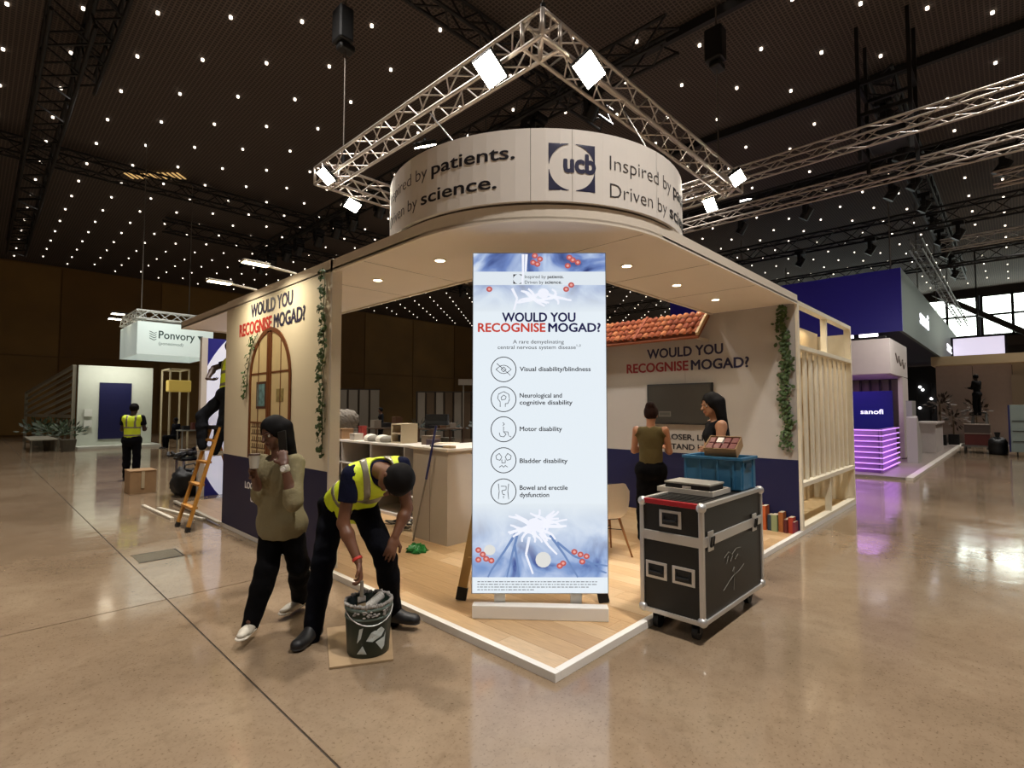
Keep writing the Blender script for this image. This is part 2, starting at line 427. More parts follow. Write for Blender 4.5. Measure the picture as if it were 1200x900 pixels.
# stage lamps hung on the black trusses
def stage_lamp(x, y, z, lab):
    t = thing('stage_lamp', lab, 'stage light', (x, y, z), group='black stage lamps on the rigging')
    MB().box(x - .18, x + .18, y - .18, y + .18, z - .16, z).build('base', blackp, t, bevel=.02)
    MB().box(x - .2, x - .15, y - .06, y + .06, z - .5, z - .1).box(x + .15, x + .2, y - .06, y + .06, z - .5, z - .1).box(x - .2, x + .2, y - .06, y + .06, z - .2, z - .15).build('yoke', blackp, t)
    MB().cyl((x, y - .12, z - .3), (x, y + .1, z - .62), .13, .15, n=14).build('head', blackp, t, smooth=False)
rnd = random.Random(3)
for (x, y0, y1, n, nm) in ((6.65, 4.5, 23, 14, 'truss receding behind the silver square'), (16.2, -4, 20, 12, 'truss behind the long silver ones'), (22.2, -6, 20, 11, 'truss behind the blue cube')):
    for k in range(n): stage_lamp(x, y0 + (y1 - y0) * k / (n - 1) + rnd.uniform(-.2, .2), {6.65: 8.55, 16.2: 8.425, 22.2: 8.4}[x], 'black stage lamp hanging from the black ' + nm)
for k in range(9): stage_lamp(13 + 2.6 * k, .1, 9.25, 'black stage lamp on the truss receding to the windows')
t = thing('rigging_frame', 'square black rigging cage above the upper silver truss on the right', 'rigging', (11.2, -.2, 8.5))
b = MB()
for z in (7.3, 8.0, 8.7):
    for s_ in (-.45, .45):
        b.bar((10.8, s_ - .2, z), (11.7, s_ - .2, z), .07, .07); b.bar((10.8 if s_ < 0 else 11.7, -.65, z), (10.8 if s_ < 0 else 11.7, .25, z), .07, .07)
for x in (10.8, 11.7):
    for y in (-.65, .25): b.bar((x, y, 7.0), (x, y, 10), .07, .07)
b.build('cage', blk, t)
MB().box(10.9, 11.6, -.55, .15, 7.35, 7.85).build('motor', blackp, t, bevel=.03)
for k, x in enumerate((8.0, 12.9, 18.5)):
    tag(MB().box(x, x + .12, -13, 30, 9.75, 9.95).build('ceiling_rail', blk), ['dark rail along the ceiling above the right truss corner', 'second dark ceiling rail, over the long silver trusses', 'third dark ceiling rail, far over the blue cube'][k], 'ceiling rail')

# ---------------------------------------------------------------- floodlights on the silver square
FL = [((1.42, 2.07, 5.38), 'large glaring floodlight left of the front truss corner', 1, (-.55, -.35, -.8)),
      ((2.19, 1.28, 5.38), 'large glaring floodlight right of the front truss corner', 1, (-.35, -.55, -.8)),
      ((1.43, 5.95, 5.40), 'floodlight at the left end of the truss square', .8, (-.6, -.2, -.8)),
      ((2.35, 6.75, 5.40), 'floodlight just under the left truss corner', .8, (-.2, -.7, -.8)),
      ((6.15, 1.15, 5.40), 'floodlight at the right end of the truss square', .8, (-.3, -.5, -.8)),
      ((6.95, 1.95, 5.40), 'floodlight just under the right truss corner', .8, (-.7, -.1, -.8)),
      ((1.96, 3.99, 5.40), 'floodlight peeping over the left part of the round sign', .8, (.5, .2, -1)),
      ((4.45, 1.85, 5.40), 'floodlight peeping over the right part of the round sign', .8, (.3, .5, -1))]
flg = mat('flood_glow', 'fffbe8', .5, emit=45, ecol='fff8e0'); flg.cycles.emission_sampling = 'NONE'
for loc, lab, s, dr in FL:
    loc = V(loc); N = V(dr).normalized(); Xd = N.cross(V((0, 1, 0))).normalized(); Yd = N.cross(Xd)
    t = thing('floodlight', lab, 'floodlight', tuple(loc), group='floodlights on the truss square')
    MB().obox(loc - N * .03, (.34 * s, .27 * s, .06), Xd, Yd, N).build('housing', darkm, t, bevel=.01)
    MB().obox(loc + N * .005, (.31 * s, .24 * s, .012), Xd, Yd, N).build('lens', flg, t)
    MB().bar(loc - N * .05, (loc.x, loc.y, 5.52), .03, .03).bar(loc - N * .05 - Xd * .16, loc - N * .05 + Xd * .16, .02, .03).build('bracket', darkm, t)
    area('floodlight_beam', tuple(loc + N * .03), .22, 34 if s == 1 else 22, (1, .93, .78), to=tuple(loc + N), spread=130)

# ---------------------------------------------------------------- the stand: floor, edge, walls, canopy, round sign
plank = [mat('oak_plank_%d' % k, c, .38, var=.10, vs=5) for k, c in enumerate(('c4a47c', 'bc9a70', 'cbae88', 'b6946c'))]
for m in plank:                                       # long grain
    n = m.node_tree; tex = [x for x in n.nodes if x.bl_idname == 'ShaderNodeTexNoise'][0]; tc = [x for x in n.nodes if x.bl_idname == 'ShaderNodeTexCoord'][0]
    mp = n.nodes.new('ShaderNodeMapping'); mp.inputs['Scale'].default_value = (14, 1.2, 1); n.links.new(tc.outputs['Object'], mp.inputs[0]); n.links.new(mp.outputs[0], tex.inputs['Vector'])
st = thing('stand_floor', 'oak laminate floor of the stand with a white raised edging', 'stand floor', (0, 0, 0))
MB().box(.05, 8, .05, 8.3, .0, .018).build('underlay', mat('underlay', '3a2a1c', .9), st)
_pm = {}
rnd = random.Random(5)
for c in range(26):
    y = .06 - rnd.uniform(0, 1.2)
    while y < 8.3:
        ya, yb = max(.055, y), min(8.3, y + 1.28)
        if yb - ya > .03:
            k = rnd.randrange(4)
            if k not in _pm:
                b = MB().box(0, .188, 0, 1, 0, .012); me = bpy.data.meshes.new('plank'); me.from_pydata(b.v, [], b.f); me.materials.append(plank[k]); _pm[k] = me
            o = bpy.data.objects.new('plank', _pm[k]); COL.objects.link(o); o.parent = st
            o.location = (.055 + .19 * c, ya, .018); o.scale = (1, yb - ya - .002, 1)
        y += 1.28
edge = mat('white_edge', 'e6e2da', .45)
MB().box(0, .05, 0, 6.0, 0, .055).build('edging', edge, st, bevel=.003)
MB().box(.05, 8.06, 0, .05, 0, .055).build('edging', edge, st, bevel=.003)

t = thing('partition_wall', 'cream stand wall with the arched window print and ivy, navy base', 'stand wall', (.05, 4.4, 0))
lwall = t
MB().box(.002, .1, 2.88, 4.4, 1.0, 3.115).build('wall_panel', cream, t); MB().box(.002, .1, 4.404, 5.93, 1.0, 3.115).build('wall_panel', cream, t)
MB().box(.0, .1, 2.88, 5.93, .056, 1.0).build('base_panel', navy, t, label='navy blue base panel')
MB().box(.0, .104, 2.84, 2.88, .056, 3.115).build('end_post', white, t)
MX, MY = (0, -1, 0), (0, 0, 1)                        # reading direction on walls that face the camera's left
text('WOULD YOU', navyink, t, (.0, 4.38, 2.79), MX, MY, width=1.24, height=.165, bold=.022)
text('RECOGNISE', redink, t, (.0, 5.40, 2.575), MX, MY, width=1.06, height=.165, bold=.022, align='L')
text('MOGAD?', navyink, t, (.0, 4.27, 2.575), MX, MY, width=.83, height=.165, bold=.022, align='L')
text('LOOK CLOSER, LISTEN', whiteink, t, (-.001, 4.37, .62), MX, MY, width=1.4, height=.085, bold=.02)
text('UNDERSTAND HER', whiteink, t, (-.001, 4.37, .47), MX, MY, width=1.0, height=.085, bold=.02)

# arched window print on that wall
aw = thing('arched_window_print', 'brown arched french window graphic on the cream wall', 'window graphic', (0, 4.37, 1.0))
wb = mat('window_brown', '6a3c1c', .5, var=.1); yc, zs, R0, z0 = 4.37, 1.97, .62, 1.01
def arch(r, zb, n=24): return [(-r, zb)] + [(-r * math.cos(math.pi * k / n), zs + r * math.sin(math.pi * k / n)) for k in range(n + 1)] + [(r, zb)]
MB().prism(arch(R0 - .03, z0), (0, yc, 0), MX, MY, .002).build('window_view', mat('view_print', 'cdb98f', .5, var=.10, vs=3), aw)
b = MB(); n = 24; pr = arch(R0, z0); pi_ = arch(R0 - .055, z0)
for k in range(len(pr) - 1):
    b.prism([pr[k], pr[k + 1], pi_[k + 1], pi_[k]], (0, yc, 0), MX, MY, .012)
b.build('arch_frame', wb, aw)
for s in (-1, 1): MB().box(-.012, 0, yc - .0 + s * .036 - .03, yc + s * .036 + .03, z0, zs + R0 - .04).build('door_stile', wb, aw)
for s in (-1, 1):
    MB().box(-.007, 0, yc + s * .33 - .008, yc + s * .33 + .008, z0, zs + .5).build('glazing_bar', wb, aw)
    for z in (1.45, 2.05): MB().box(-.007, 0, min(yc + s * .06, yc + s * .57), max(yc + s * .06, yc + s * .57), z - .01, z + .01).build('glazing_bar', wb, aw)
b = MB()
for k in range(5):
    z = 1.05 + .085 * k; b.box(-.005, 0, 4.44, 4.9, z, z + .012)
    for q in range(7): b.box(-.004, 0, 4.46 + .062 * q, 4.49 + .062 * q, z + .012, z + .06)
b.build('shelf_print', mat('shelf_print', '5b4630', .6), aw)
MB().box(-.005, 0, 4.46, 4.76, 1.62, 1.95).build('picture_frame', mat('pic_frame', '4a2c1c', .6), aw)
MB().box(-.0065, 0, 4.49, 4.73, 1.65, 1.92).build('picture', mat('pic', '5d8088', .6, var=.5, vs=14), aw)
MB().box(-.005, 0, 3.95, 4.15, 1.7, 1.85).build('picture', mat('pic2', '8a7a4e', .6, var=.4, vs=20), aw)

def ivy(name, label, pts, nleaf, spread, normal, seed, size=.028):
    t = thing(name, label, 'ivy', tuple(pts[-1])); r = random.Random(seed); N = V(normal)
    MB().tube(pts, .005, 5).build('stem', mat('ivy_stem', '4b4a2c', .7), t)
    b = MB(); T = N.cross(V((0, 0, 1)))
    for k in range(nleaf):
        f = r.random() * (len(pts) - 1); i = int(f); p = V(pts[i]).lerp(V(pts[i + 1]), f - i)
        c = p + T * r.gauss(0, spread) + N * r.uniform(.005, .05) + V((0, 0, r.uniform(-.03, .03)))
        s = size * r.uniform(.7, 1.4); a = r.uniform(0, 6.28)
        nn = (N + V((r.uniform(-.7, .7), r.uniform(-.7, .7), r.uniform(-.2, .9)))).normalized(); X = nn.orthogonal().normalized(); Y = nn.cross(X)
        X, Y = X * math.cos(a) + Y * math.sin(a), Y * math.cos(a) - X * math.sin(a)
        ps = [(-1.1, 0), (-.3, .7), (.5, .55), (1.2, 0), (.5, -.55), (-.3, -.7)]
        vs = [c + X * u * s + Y * v * s for u, v in ps] + [c + nn * s * .25]
        b.add(vs, [(q, (q + 1) % 6, 6) for q in range(6)])
    b.build('leaves', leafm, t, kind='stuff')
def sway(x, y, z0, z1, ax, n=14, a=.03, seed=1):
    r = random.Random(seed); return [(x + (ax[0] * r.uniform(-a, a)), y + (ax[1] * r.uniform(-a, a)), z0 + (z1 - z0) * k / n) for k in range(n + 1)]
ivy('ivy_garland', 'trailing green ivy at the near edge of the cream arched window wall', sway(-.01, 2.99, 3.02, 1.15, (0, 1)), 330, .028, (-1, 0, 0), 2, .02)
ivy('ivy_garland', 'pale leafy sprig beside the arched window print', [(-.01, 4.75, 2.55), (-.01, 4.95, 2.4), (-.01, 5.06, 2.1), (-.01, 5.1, 1.75)], 60, .04, (-1, 0, 0), 4, .022)

t = thing('partition_wall', 'off-white stand wall with the screen and tiled awning, navy base', 'stand wall', (5.05, 2.3, 0)); rwall = t
rw = mat('white_print', 'aea8a2', .6, var=.02, vs=2)
for k in range(3): MB().box(5.0, 5.1, .04 + 1.52 * k, .04 + 1.52 * (k + 1) - .003, .955, 3.0).build('wall_panel', rw, t)
MB().box(4.998, 5.1, .04, 4.6, .03, .955).build('base_panel', navy, t, label='navy blue base panel')
text('WOULD YOU', navyink, t, (4.999, 1.585, 2.415), MX, MY, width=1.2, height=.15, bold=.022)
text('RECOGNISE', mat('maroon_ink', '8e2430', .5), t, (4.999, 2.56, 2.20), MX, MY, width=1.05, height=.15, bold=.022, align='L')
text('MOGAD?', navyink, t, (4.999, 1.46, 2.20), MX, MY, width=.83, height=.15, bold=.022, align='L')
text('LOOK CLOSER, LISTEN', blackink, t, (4.999, 1.68, 1.155), MX, MY, width=1.42, height=.085, bold=.02)
text('UNDERSTAND HER', blackink, t, (4.999, 1.72, 1.01), MX, MY, width=1.15, height=.085, bold=.02)
ivy('ivy_garland', 'dense ivy hanging at the right end of the off-white wall', sway(4.98, .16, 2.98, 1.08, (0, 1), seed=5), 430, .038, (-1, 0, 0), 7, .024)
ivy('ivy_garland', 'ivy hanging under the left part of the tiled awning', sway(4.9, 3.02, 2.65, 2.1, (0, 1), seed=8), 110, .05, (-1, 0, 0), 9, .024)

# terracotta awning: rows of barrel tiles
t = thing('tile_awning', 'terracotta tiled awning above the lettering on the off-white wall', 'awning', (4.8, 2.9, 2.62))
tiles = [mat('terracotta_%d' % k, c, .75, var=.15, vs=20) for k, c in enumerate(('b0603a', 'a3522f', 'c07448', '96492c'))]
A = V((5.0, 0, 3.03)); Bv = V((4.58, 0, 2.64)) - A; dl = Bv.normalized(); nn = V((dl.z, 0, -dl.x)); nn = nn if nn.z > 0 else -nn
_tm = {}
for k in range(4):
    vs, fs = [], []; m_ = 6
    for q, (s0, r0) in enumerate(((0, .042), (.135, .05))):
        for i in range(m_ + 1):
            a = math.pi * i / m_; vs.append((r0 * math.cos(a), 0, r0 * math.sin(a) * .8 + (0 if q else -.012))); vs[-1] = (vs[-1][0], s0, vs[-1][2])
            vs.append((.82 * r0 * math.cos(a), s0, .82 * r0 * math.sin(a) * .8 + (0 if q else -.012)))
    w_ = 2 * (m_ + 1)
    for i in range(m_):
        a, b_, c, d = 2 * i, 2 * i + 2, w_ + 2 * i + 2, w_ + 2 * i; fs += [(a, b_, c, d), (d + 1, c + 1, b_ + 1, a + 1), (d, c, c + 1, d + 1)]
    me = bpy.data.meshes.new('roof_tile'); me.from_pydata(vs, [], fs); me.materials.append(tiles[k]); me.polygons.foreach_set('use_smooth', [True] * len(fs)); _tm[k] = me
basis = Matrix(((0, dl.x, nn.x), (-1, 0, 0), (0, dl.z, nn.z))).to_4x4()
for r_ in range(4):
    for c in range(34):
        o = bpy.data.objects.new('roof_tile', _tm[rnd.randrange(4)]); COL.objects.link(o); o.parent = t
        p = A + dl * (.135 * r_) + V((0, 1.22 + .1 * c, 0)) + nn * (.018 + rnd.uniform(0, .006))
        o.matrix_local = PM[t.name].inverted() @ Matrix.Translation(p) @ basis @ Matrix.Rotation(rnd.uniform(-.05, .05), 4, 'Z')
MB().prism([(5.0, 3.02), (4.59, 2.635), (4.62, 2.61), (5.0, 2.96)], (0, 4.6, 0), (1, 0, 0), (0, 0, 1), 3.43).build('backing_board', mat('awning_board', '8a4a2c', .7), t)
for y in (1.175, 2.17): MB().bar((5.0, y, 3.07), (4.575, y, 2.67), .035, .05).build('batten', woodl if y < 2 else tiles[3], t)
MB().bar((4.62, 1.2, 2.62), (5.0, 1.2, 2.62), .03, .03).build('bracket', mat('bracket_white', 'b4a898', .6), t)

# canopy with its rounded corner
cc, Rc = 1.38, 1.38
arc = [(cc + Rc * math.cos(math.radians(180 + 90 * k / 28)), cc + Rc * math.sin(math.radians(180 + 90 * k / 28))) for k in range(29)]
def canopy_poly(o): # o: inset
    return [(0, 8.24)] + arc + [(4.998, 0), (4.998, 1.15), (1.2, 1.15), (1.2, 8.24)]
cn = thing('canopy', 'L-shaped off-white canopy with a rounded corner over the stand', 'canopy', (1.38, 1.38, 3.0))
cano = mat('canopy_white', 'dacfc0', .6, var=.02, vs=2)
MB().prism(canopy_poly(0), (0, 0, 3.002), (1, 0, 0), (0, 1, 0), .016).build('soffit', cano, cn)
b = MB()
outer = [(0, 8.24)] + arc + [(4.998, 0)]
for k in range(len(outer) - 1):
    p, q = V(outer[k] + (0,)), V(outer[k + 1] + (0,)); e = (q - p).normalized(); nin = V((-e.y, e.x, 0))
    b.add([p, q, q + nin * .03, p + nin * .03, p + V((0, 0, .12)), q + V((0, 0, .12)), q + nin * .03 + V((0, 0, .12)), p + nin * .03 + V((0, 0, .12))],
          [(0, 1, 2, 3), (4, 7, 6, 5), (0, 4, 5, 1), (3, 2, 6, 7)])
for v in range(len(b.v)): b.v[v] = (b.v[v][0], b.v[v][1], b.v[v][2] + 2.985)
b.build('fascia', mat('fascia_white', 'e0d6c6', .6), cn)
MB().box(1.2, 1.23, 1.15, 8.24, 2.985, 3.1).box(1.2, 4.998, 1.12, 1.15, 2.985, 3.1).box(0, 1.23, 8.21, 8.24, 2.985, 3.1).build('inner_fascia', cano, cn)
for (x0_, x1_, y0_, y1_) in ((.03, 1.2, 2.34, 2.344), (.03, 1.2, 3.34, 3.344), (2.4, 2.404, .03, 1.15), (3.6, 3.604, .03, 1.15), (1.2, 1.204, .03, 1.15)):
    MB().box(x0_, x1_, y0_, y1_, 3.0, 3.003).build('panel_joint', mat('joint_taupe', '6f6454', .8), cn)  # dark strips along the panel joints
dlm = mat('downlight_glow', 'fff2d0', .5, emit=12, ecol='ffeec6')
for k, (x, y) in enumerate(((.53, 2.87), (.53, 1.80), (1.90, .65), (2.97, .67), (4.04, .68))):
    lab = ['small round downlight in the canopy soffit, nearest the arched window wall', 'small round downlight in the canopy soffit, left of the lit banner', 'small round downlight in the canopy soffit, just right of the banner', 'middle one of the three downlights right of the banner', 'downlight in the canopy soffit nearest the off-white wall'][k]
    t = thing('downlight', lab, 'downlight', (x, y, 3.0), group='downlights in the canopy')
    MB().lathe((x, y, 2.993), [(.062, 0), (.062, .008), (.045, .008), (.045, 0), (.062, 0)], 20).build('trim_ring', mat('ring_white', 'e8dcc8', .4), t)
    MB().cyl((x, y, 2.994), (x, y, 3.001), .044, n=16).build('lens', dlm, t)
    area('downlight_beam', (x, y, 2.985), .08, 5.5, (1, .85, .62), spread=110)

# round sign
rs = thing('round_sign', 'white drum-shaped header sign with two slogans and a square logo', 'sign', (cc, cc, 3.13))
Rs = 1.40; z0_, z1_ = 3.125, 3.665
signm = mat('sign_white', 'e9e3db', .5, var=.02, vs=2)
for k in range(8):
    MB().lathe((cc, cc, 0), [(Rs, z0_), (Rs, z1_), (Rs - .03, z1_), (Rs - .03, z0_), (Rs, z0_)], 10, 220.4 + 45 * k + .07, 220.4 + 45 * (k + 1) - .07).build('sign_panel', signm, rs, smooth=False)
def onsign(ang0, zb, rad=Rs):
    def f(a, b_, c):
        t_ = math.radians(ang0) + a / rad
        return (cc + (rad + .0005 + c * .4) * math.cos(t_), cc + (rad + .0005 + c * .4) * math.sin(t_), zb + b_)
    return f
sgt = mat('slogan_ink', '1c1a22', .5); thin = mat('slogan_ink_thin', '3a3638', .5)
D2 = math.pi / 180 * Rs
def slog(a_end, light, boldt, zb, wl, wb_):
    text(boldt, sgt, rs, None, None, None, width=wb_ * D2, height=.105, bold=.012, align='R', fn=onsign(a_end, zb))
    text(light, thin, rs, None, None, None, width=wl * D2, height=.105, bold=-.012, align='R', fn=onsign(a_end - wb_ - 2.3, zb))
slog(215.6, 'Inspired by', 'patients.', 3.445, 30, 29)
slog(210.0, 'Driven by', 'science.', 3.235, 26, 28.5)
text('Inspired by', thin, rs, None, None, None, width=30 * D2, height=.115, bold=-.012, align='L', fn=onsign(245.2, 3.40))
text('patients.', sgt, rs, None, None, None, width=29 * D2, height=.115, bold=.012, align='L', fn=onsign(277.5, 3.40))
text('Driven by', thin, rs, None, None, None, width=26.5 * D2, height=.115, bold=-.012, align='L', fn=onsign(245.2, 3.19))
text('science.', sgt, rs, None, None, None, width=28.5 * D2, height=.115, bold=.012, align='L', fn=onsign(274, 3.19))
def logo_corners(name, m, parent, f, sz):                # square with a round hole, open towards the middle of top and bottom
    b = MB(); h = sz / 2; r = h * .985
    for sx in (-1, 1):
        for sy in (-1, 1):
            pts = [(sx * h, sy * h), (sx * h, sy * h * .12)] + [(sx * r * math.cos(t_), sy * r * math.sin(t_)) for t_ in [math.radians(7 + 74 * k / 12) for k in range(13)]] + [(sx * h * .16, sy * h)]
            n_ = len(pts); c0 = len(b.v)
            for a, z in pts: b.v.append(tuple(f(a, z + h, .003)))
            for k in range(1, n_ - 1): b.f.append((c0, c0 + k, c0 + k + 1))
    return b.build(name, m, parent)
lf = onsign(232.95, 3.205)
logo_corners('logo_mark', navyink, rs, lf, .35)
text('ucb', navyink, rs, None, None, None, width=.235, height=.145, bold=.035, align='L', fn=onsign(230.5, 3.345))
for a in (232.95,): MB().lathe((cc, cc, 0), [(Rs + .0012, z0_), (Rs + .0012, z1_)], 1, a - .05, a + .05).build('panel_joint', mat('joint_grey', '8d867c', .6), rs)
# header ring behind the drum bottom
MB().lathe((cc, cc, 0), [(Rs - .03, 3.105), (Rs - .03, 3.14), (Rs - .25, 3.14), (Rs - .25, 3.105)], 60).build('base_ring', mat('ring_dark', '4a4038', .7), rs)
for k, (a, zz) in enumerate(((195, 5.5), (262, 5.5), (70, 5.5))):
    p = (cc + (Rs - .02) * math.cos(math.radians(a)), cc + (Rs - .02) * math.sin(math.radians(a)), 3.66)
    q = ((1.6, 3.4, 5.5), (3.2, 1.5, 5.5), (3.9, 3.9, 5.5))[k]
    if k < 2: tag(MB().cyl(p, q, .006, n=5).build('hanging_wire', darkm), ['thin black wire from the truss to the left of the round sign', 'thin black wire from the truss to the right of the round sign'][k], 'wire')

# LED arm lights over the left wall
for k, y in enumerate((3.74, 4.9)):
    t = thing('arm_light', ['nearer white LED arm light over the cream wall', 'farther white LED arm light over the cream wall'][k], 'arm light', (0, y, 3.12), group='LED arm lights')
    MB().tube([(.05, y, 3.1), (.02, y, 3.13), (-.28, y, 3.155)], .013, 8).build('arm', mat('arm_white', 'd8d2c4', .4), t)
    MB().obox((-.41, y, 3.165), (.27, .11, .025)).build('head', mat('arm_white', '', 0), t, bevel=.005)
    MB().obox((-.41, y, 3.149), (.25, .09, .006)).build('lens', mat('arm_glow', 'fff2cc', .5, emit=10, ecol='fff0c8'), t)
    area('arm_light_beam', (-.41, y, 3.14), .24, 9, (1, .86, .6), to=(-.12, y, 1.4), spread=150, shape='RECTANGLE', sy=.09)

# slatted side box at the right
sb = thing('slatted_screen', 'cream timber frame with vertical slats at the right end of the stand', 'slatted screen', (6.5, .1, 0))
cr = mat('slat_cream', 'e8dfc8', .55, var=.04, vs=4)
for x in (5.0, 8.0): MB().box(x, x + .06, .0, .038 if x < 6 else .1, .056, 3.04).build('post', cr, sb, bevel=.004)
for nm, z0, z1 in (('bottom_rail', .056, .1), ('lower_rail', .6, .66), ('upper_rail', 2.40, 2.46), ('top_rail', 2.98, 3.04)):
    MB().box(5.06, 8.0, .0, .1, z0, z1).build(nm, cr, sb, bevel=.004)
MB().box(6.5, 6.55, .02, .1, 2.46, 2.98).build('middle_post', cr, sb); MB().box(6.5, 6.55, .02, .1, .1, .6).build('middle_post', cr, sb)
for k in range(10):
    x = 5.22 + .29 * k; MB().obox((x, .07, 1.53), (.085, .035, 1.74)).build('slat', cr, sb)
MB().box(5.1, 8.06, .62, .66, .02, 2.72).build('back_board', mat('board_cream', 'c9b28a', .6, var=.03), sb)
MB().box(8.0, 8.06, .1, .62, .056, 2.9).build('side_board', cr, sb); MB().box(5.1, 8.0, .1, .62, .02, .06).build('base_board', mat('pale_ply', 'd9be8e', .6), sb)
MB().box(6.0, 8.0, .5, .53, 2.46, 2.95).build('upper_board', mat('board_cream', '', 0), sb)
area('screen_box_glow', (6.5, .34, 2.92), 1.6, 5, (1, .8, .52), shape='RECTANGLE', sy=.2)

# far navy wall with the big white disc, behind the ladder
t = thing('partition_wall', 'navy wall with a big white disc behind the worker on the ladder', 'stand wall', (1.5, 8.95, 0))
MB().box(.6, 2.6, 8.9, 9.0, 0, 2.95).build('wall_panel', mat('royal_blue', '2a2c96', .5), t); MB().box(.5, .6, 8.88, 9.0, 0, 2.95).build('end_post', white, t)
pts = []
for k in range(61):
    a = math.radians(90 + 180 * k / 60); x, z = 2.83 + 2.44 * math.cos(a), 1.42 + 2.44 * math.sin(a); pts.append((min(2.6, max(.6, x)), min(2.95, max(0.0, z))))
pts.append((2.6, 1.0))
cl = []
for p in pts:
    if not cl or (abs(p[0] - cl[-1][0]) + abs(p[1] - cl[-1][1])) > 1e-4: cl.append(p)
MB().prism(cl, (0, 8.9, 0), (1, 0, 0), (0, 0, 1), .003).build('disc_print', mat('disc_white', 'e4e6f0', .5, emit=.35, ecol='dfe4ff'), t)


# ---------------------------------------------------------------- lit banner on its white stand
BA, BB = V((.262, 1.033, 0)), V((.982, .284, 0)); BX = (BB - BA).normalized(); BZ = V((0, 0, 1)); BN = BX.cross(BZ); BW = (BB - BA).length; BV0, BV1 = .21, 2.845
bn = thing('lit_banner', 'tall backlit banner listing five symptoms on a white foot at the front corner', 'banner', tuple((BA + BB) / 2))
def bpt(px, py): return ((px - 554) / 156.5 * BW, (694 - py) / 396 * (BV1 - BV0) + BV0)       # layout of the print, measured on the banner
mid = (BA + BB) / 2
edge_m = mat('banner_edge', '8d9096', .4, .6)
MB().obox(mid - BN * .045 + BZ * (BV0 + BV1) / 2, (BW + .012, .08, BV1 - BV0 + .012), BX, -BN, BZ).build('light_box', edge_m, bn)
face = mat('banner_face', '202226', .35, emit=.95, ecol='e2ebf2')
MB().obox(mid - BN * .002 + BZ * (BV0 + BV1) / 2, (BW, .006, BV1 - BV0), BX, -BN, BZ).build('print_panel', face, bn)
def art(name, cols, zlo, zhi, flip):
    m = bpy.data.materials.new(name); m.use_nodes = True; nt = m.node_tree; b = nt.nodes['Principled BSDF']; b.inputs['Base Color'].default_value = (.02, .02, .02, 1); b.inputs['Roughness'].default_value = .35
    tc = nt.nodes.new('ShaderNodeTexCoord'); n = nt.nodes.new('ShaderNodeTexNoise'); n.inputs['Scale'].default_value = 3.4; n.inputs['Detail'].default_value = 4; n.inputs['Distortion'].default_value = .8
    nt.links.new(tc.outputs['Object'], n.inputs['Vector']); r = nt.nodes.new('ShaderNodeValToRGB'); e = r.color_ramp.elements
    while len(e) < len(cols): e.new(.5)
    for k, c in enumerate(cols): e[k].position = .32 + .36 * k / (len(cols) - 1); e[k].color = rgb(c)
    nt.links.new(n.outputs['Fac'], r.inputs['Fac']); sx = nt.nodes.new('ShaderNodeSeparateXYZ'); nt.links.new(tc.outputs['Object'], sx.inputs[0])
    mr = nt.nodes.new('ShaderNodeMapRange'); mr.inputs['From Min'].default_value = zlo; mr.inputs['From Max'].default_value = zhi
    mr.inputs['To Min'].default_value = 0 if flip else 1; mr.inputs['To Max'].default_value = 1 if flip else 0; nt.links.new(sx.outputs[2], mr.inputs['Value'])
    mx = nt.nodes.new('ShaderNodeMix'); mx.data_type = 'RGBA'; nt.links.new(mr.outputs[0], mx.inputs[0]); mx.inputs[6].default_value = rgb('e2ebf2'); nt.links.new(r.outputs['Color'], mx.inputs[7])
    nt.links.new(mx.outputs[2], b.inputs['Emission Color']); b.inputs['Emission Strength'].default_value = .92
    return m
def patch(name, m, px0, py0, px1, py1, off):
    (u0, v0), (u1, v1) = bpt(px0, py1), bpt(px1, py0); o = BA + BN * off
    b = MB(); b.add([o + BX * u0 + BZ * v0, o + BX * u1 + BZ * v0, o + BX * u1 + BZ * v1, o + BX * u0 + BZ * v1], [(0, 1, 2, 3)]); return b.build(name, m, bn)
zt_, zb_ = bpt(0, 320)[1], bpt(0, 368)[1]
patch('sky_print', art('art_top', ('2f3f78', '6d86c0', 'b9cbe8', 'e6ecf2'), zb_, zt_, True), 554, 298, 710.5, 368, .002)
patch('cell_print', art('art_low', ('3c5596', '7d9acc', 'b4c6e6', 'e4e9f4'), bpt(0, 660)[1], bpt(0, 592)[1], False), 554, 592, 710.5, 676, .002)
patch('header_band', mat('band_face', '202226', .35, emit=.93, ecol='dfe7ee'), 554, 320, 710.5, 336, .0026)
def stroke(name, pts, w, m, off=.0032):
    b = MB(); q = [bpt(*p) for p in pts]
    for k in range(len(q) - 1):
        a, c = V(q[k]), V(q[k + 1]); d = (c - a).normalized(); n = V((-d.y, d.x)); w0 = w * (1 - .6 * k / len(q)) / 2; w1 = w * (1 - .6 * (k + 1) / len(q)) / 2
        f = lambda t: BA + BN * off + BX * t.x + BZ * t.y
        b.add([f(a + n * w0), f(a - n * w0), f(c - n * w1), f(c + n * w1)], [(0, 1, 2, 3)])
    return b
def disc(b, px, py, rx, ry, off=.0036, n=14):
    u, v = bpt(px, py); c = BA + BN * off + BX * u + BZ * v; n0 = len(b.v)
    for k in range(n): b.v.append(tuple(c + BX * rx * math.cos(2 * math.pi * k / n) + BZ * ry * math.sin(2 * math.pi * k / n)))
    b.f.append(tuple(range(n0, n0 + n))); return b
nw = mat('neuron_white', '20222a', .4, emit=.95, ecol='eef0fa'); nb = mat('neuron_blue', '20222a', .4, emit=.85, ecol='6f8dc0')
rc_ = mat('cell_red', '301010', .4, emit=.85, ecol='c8605a'); rc2 = mat('cell_pink', '301010', .4, emit=.95, ecol='e8a59c'); yl = mat('glow_cream', '30302a', .4, emit=.9, ecol='e0e0dc')
rn = random.Random(11); b = MB()
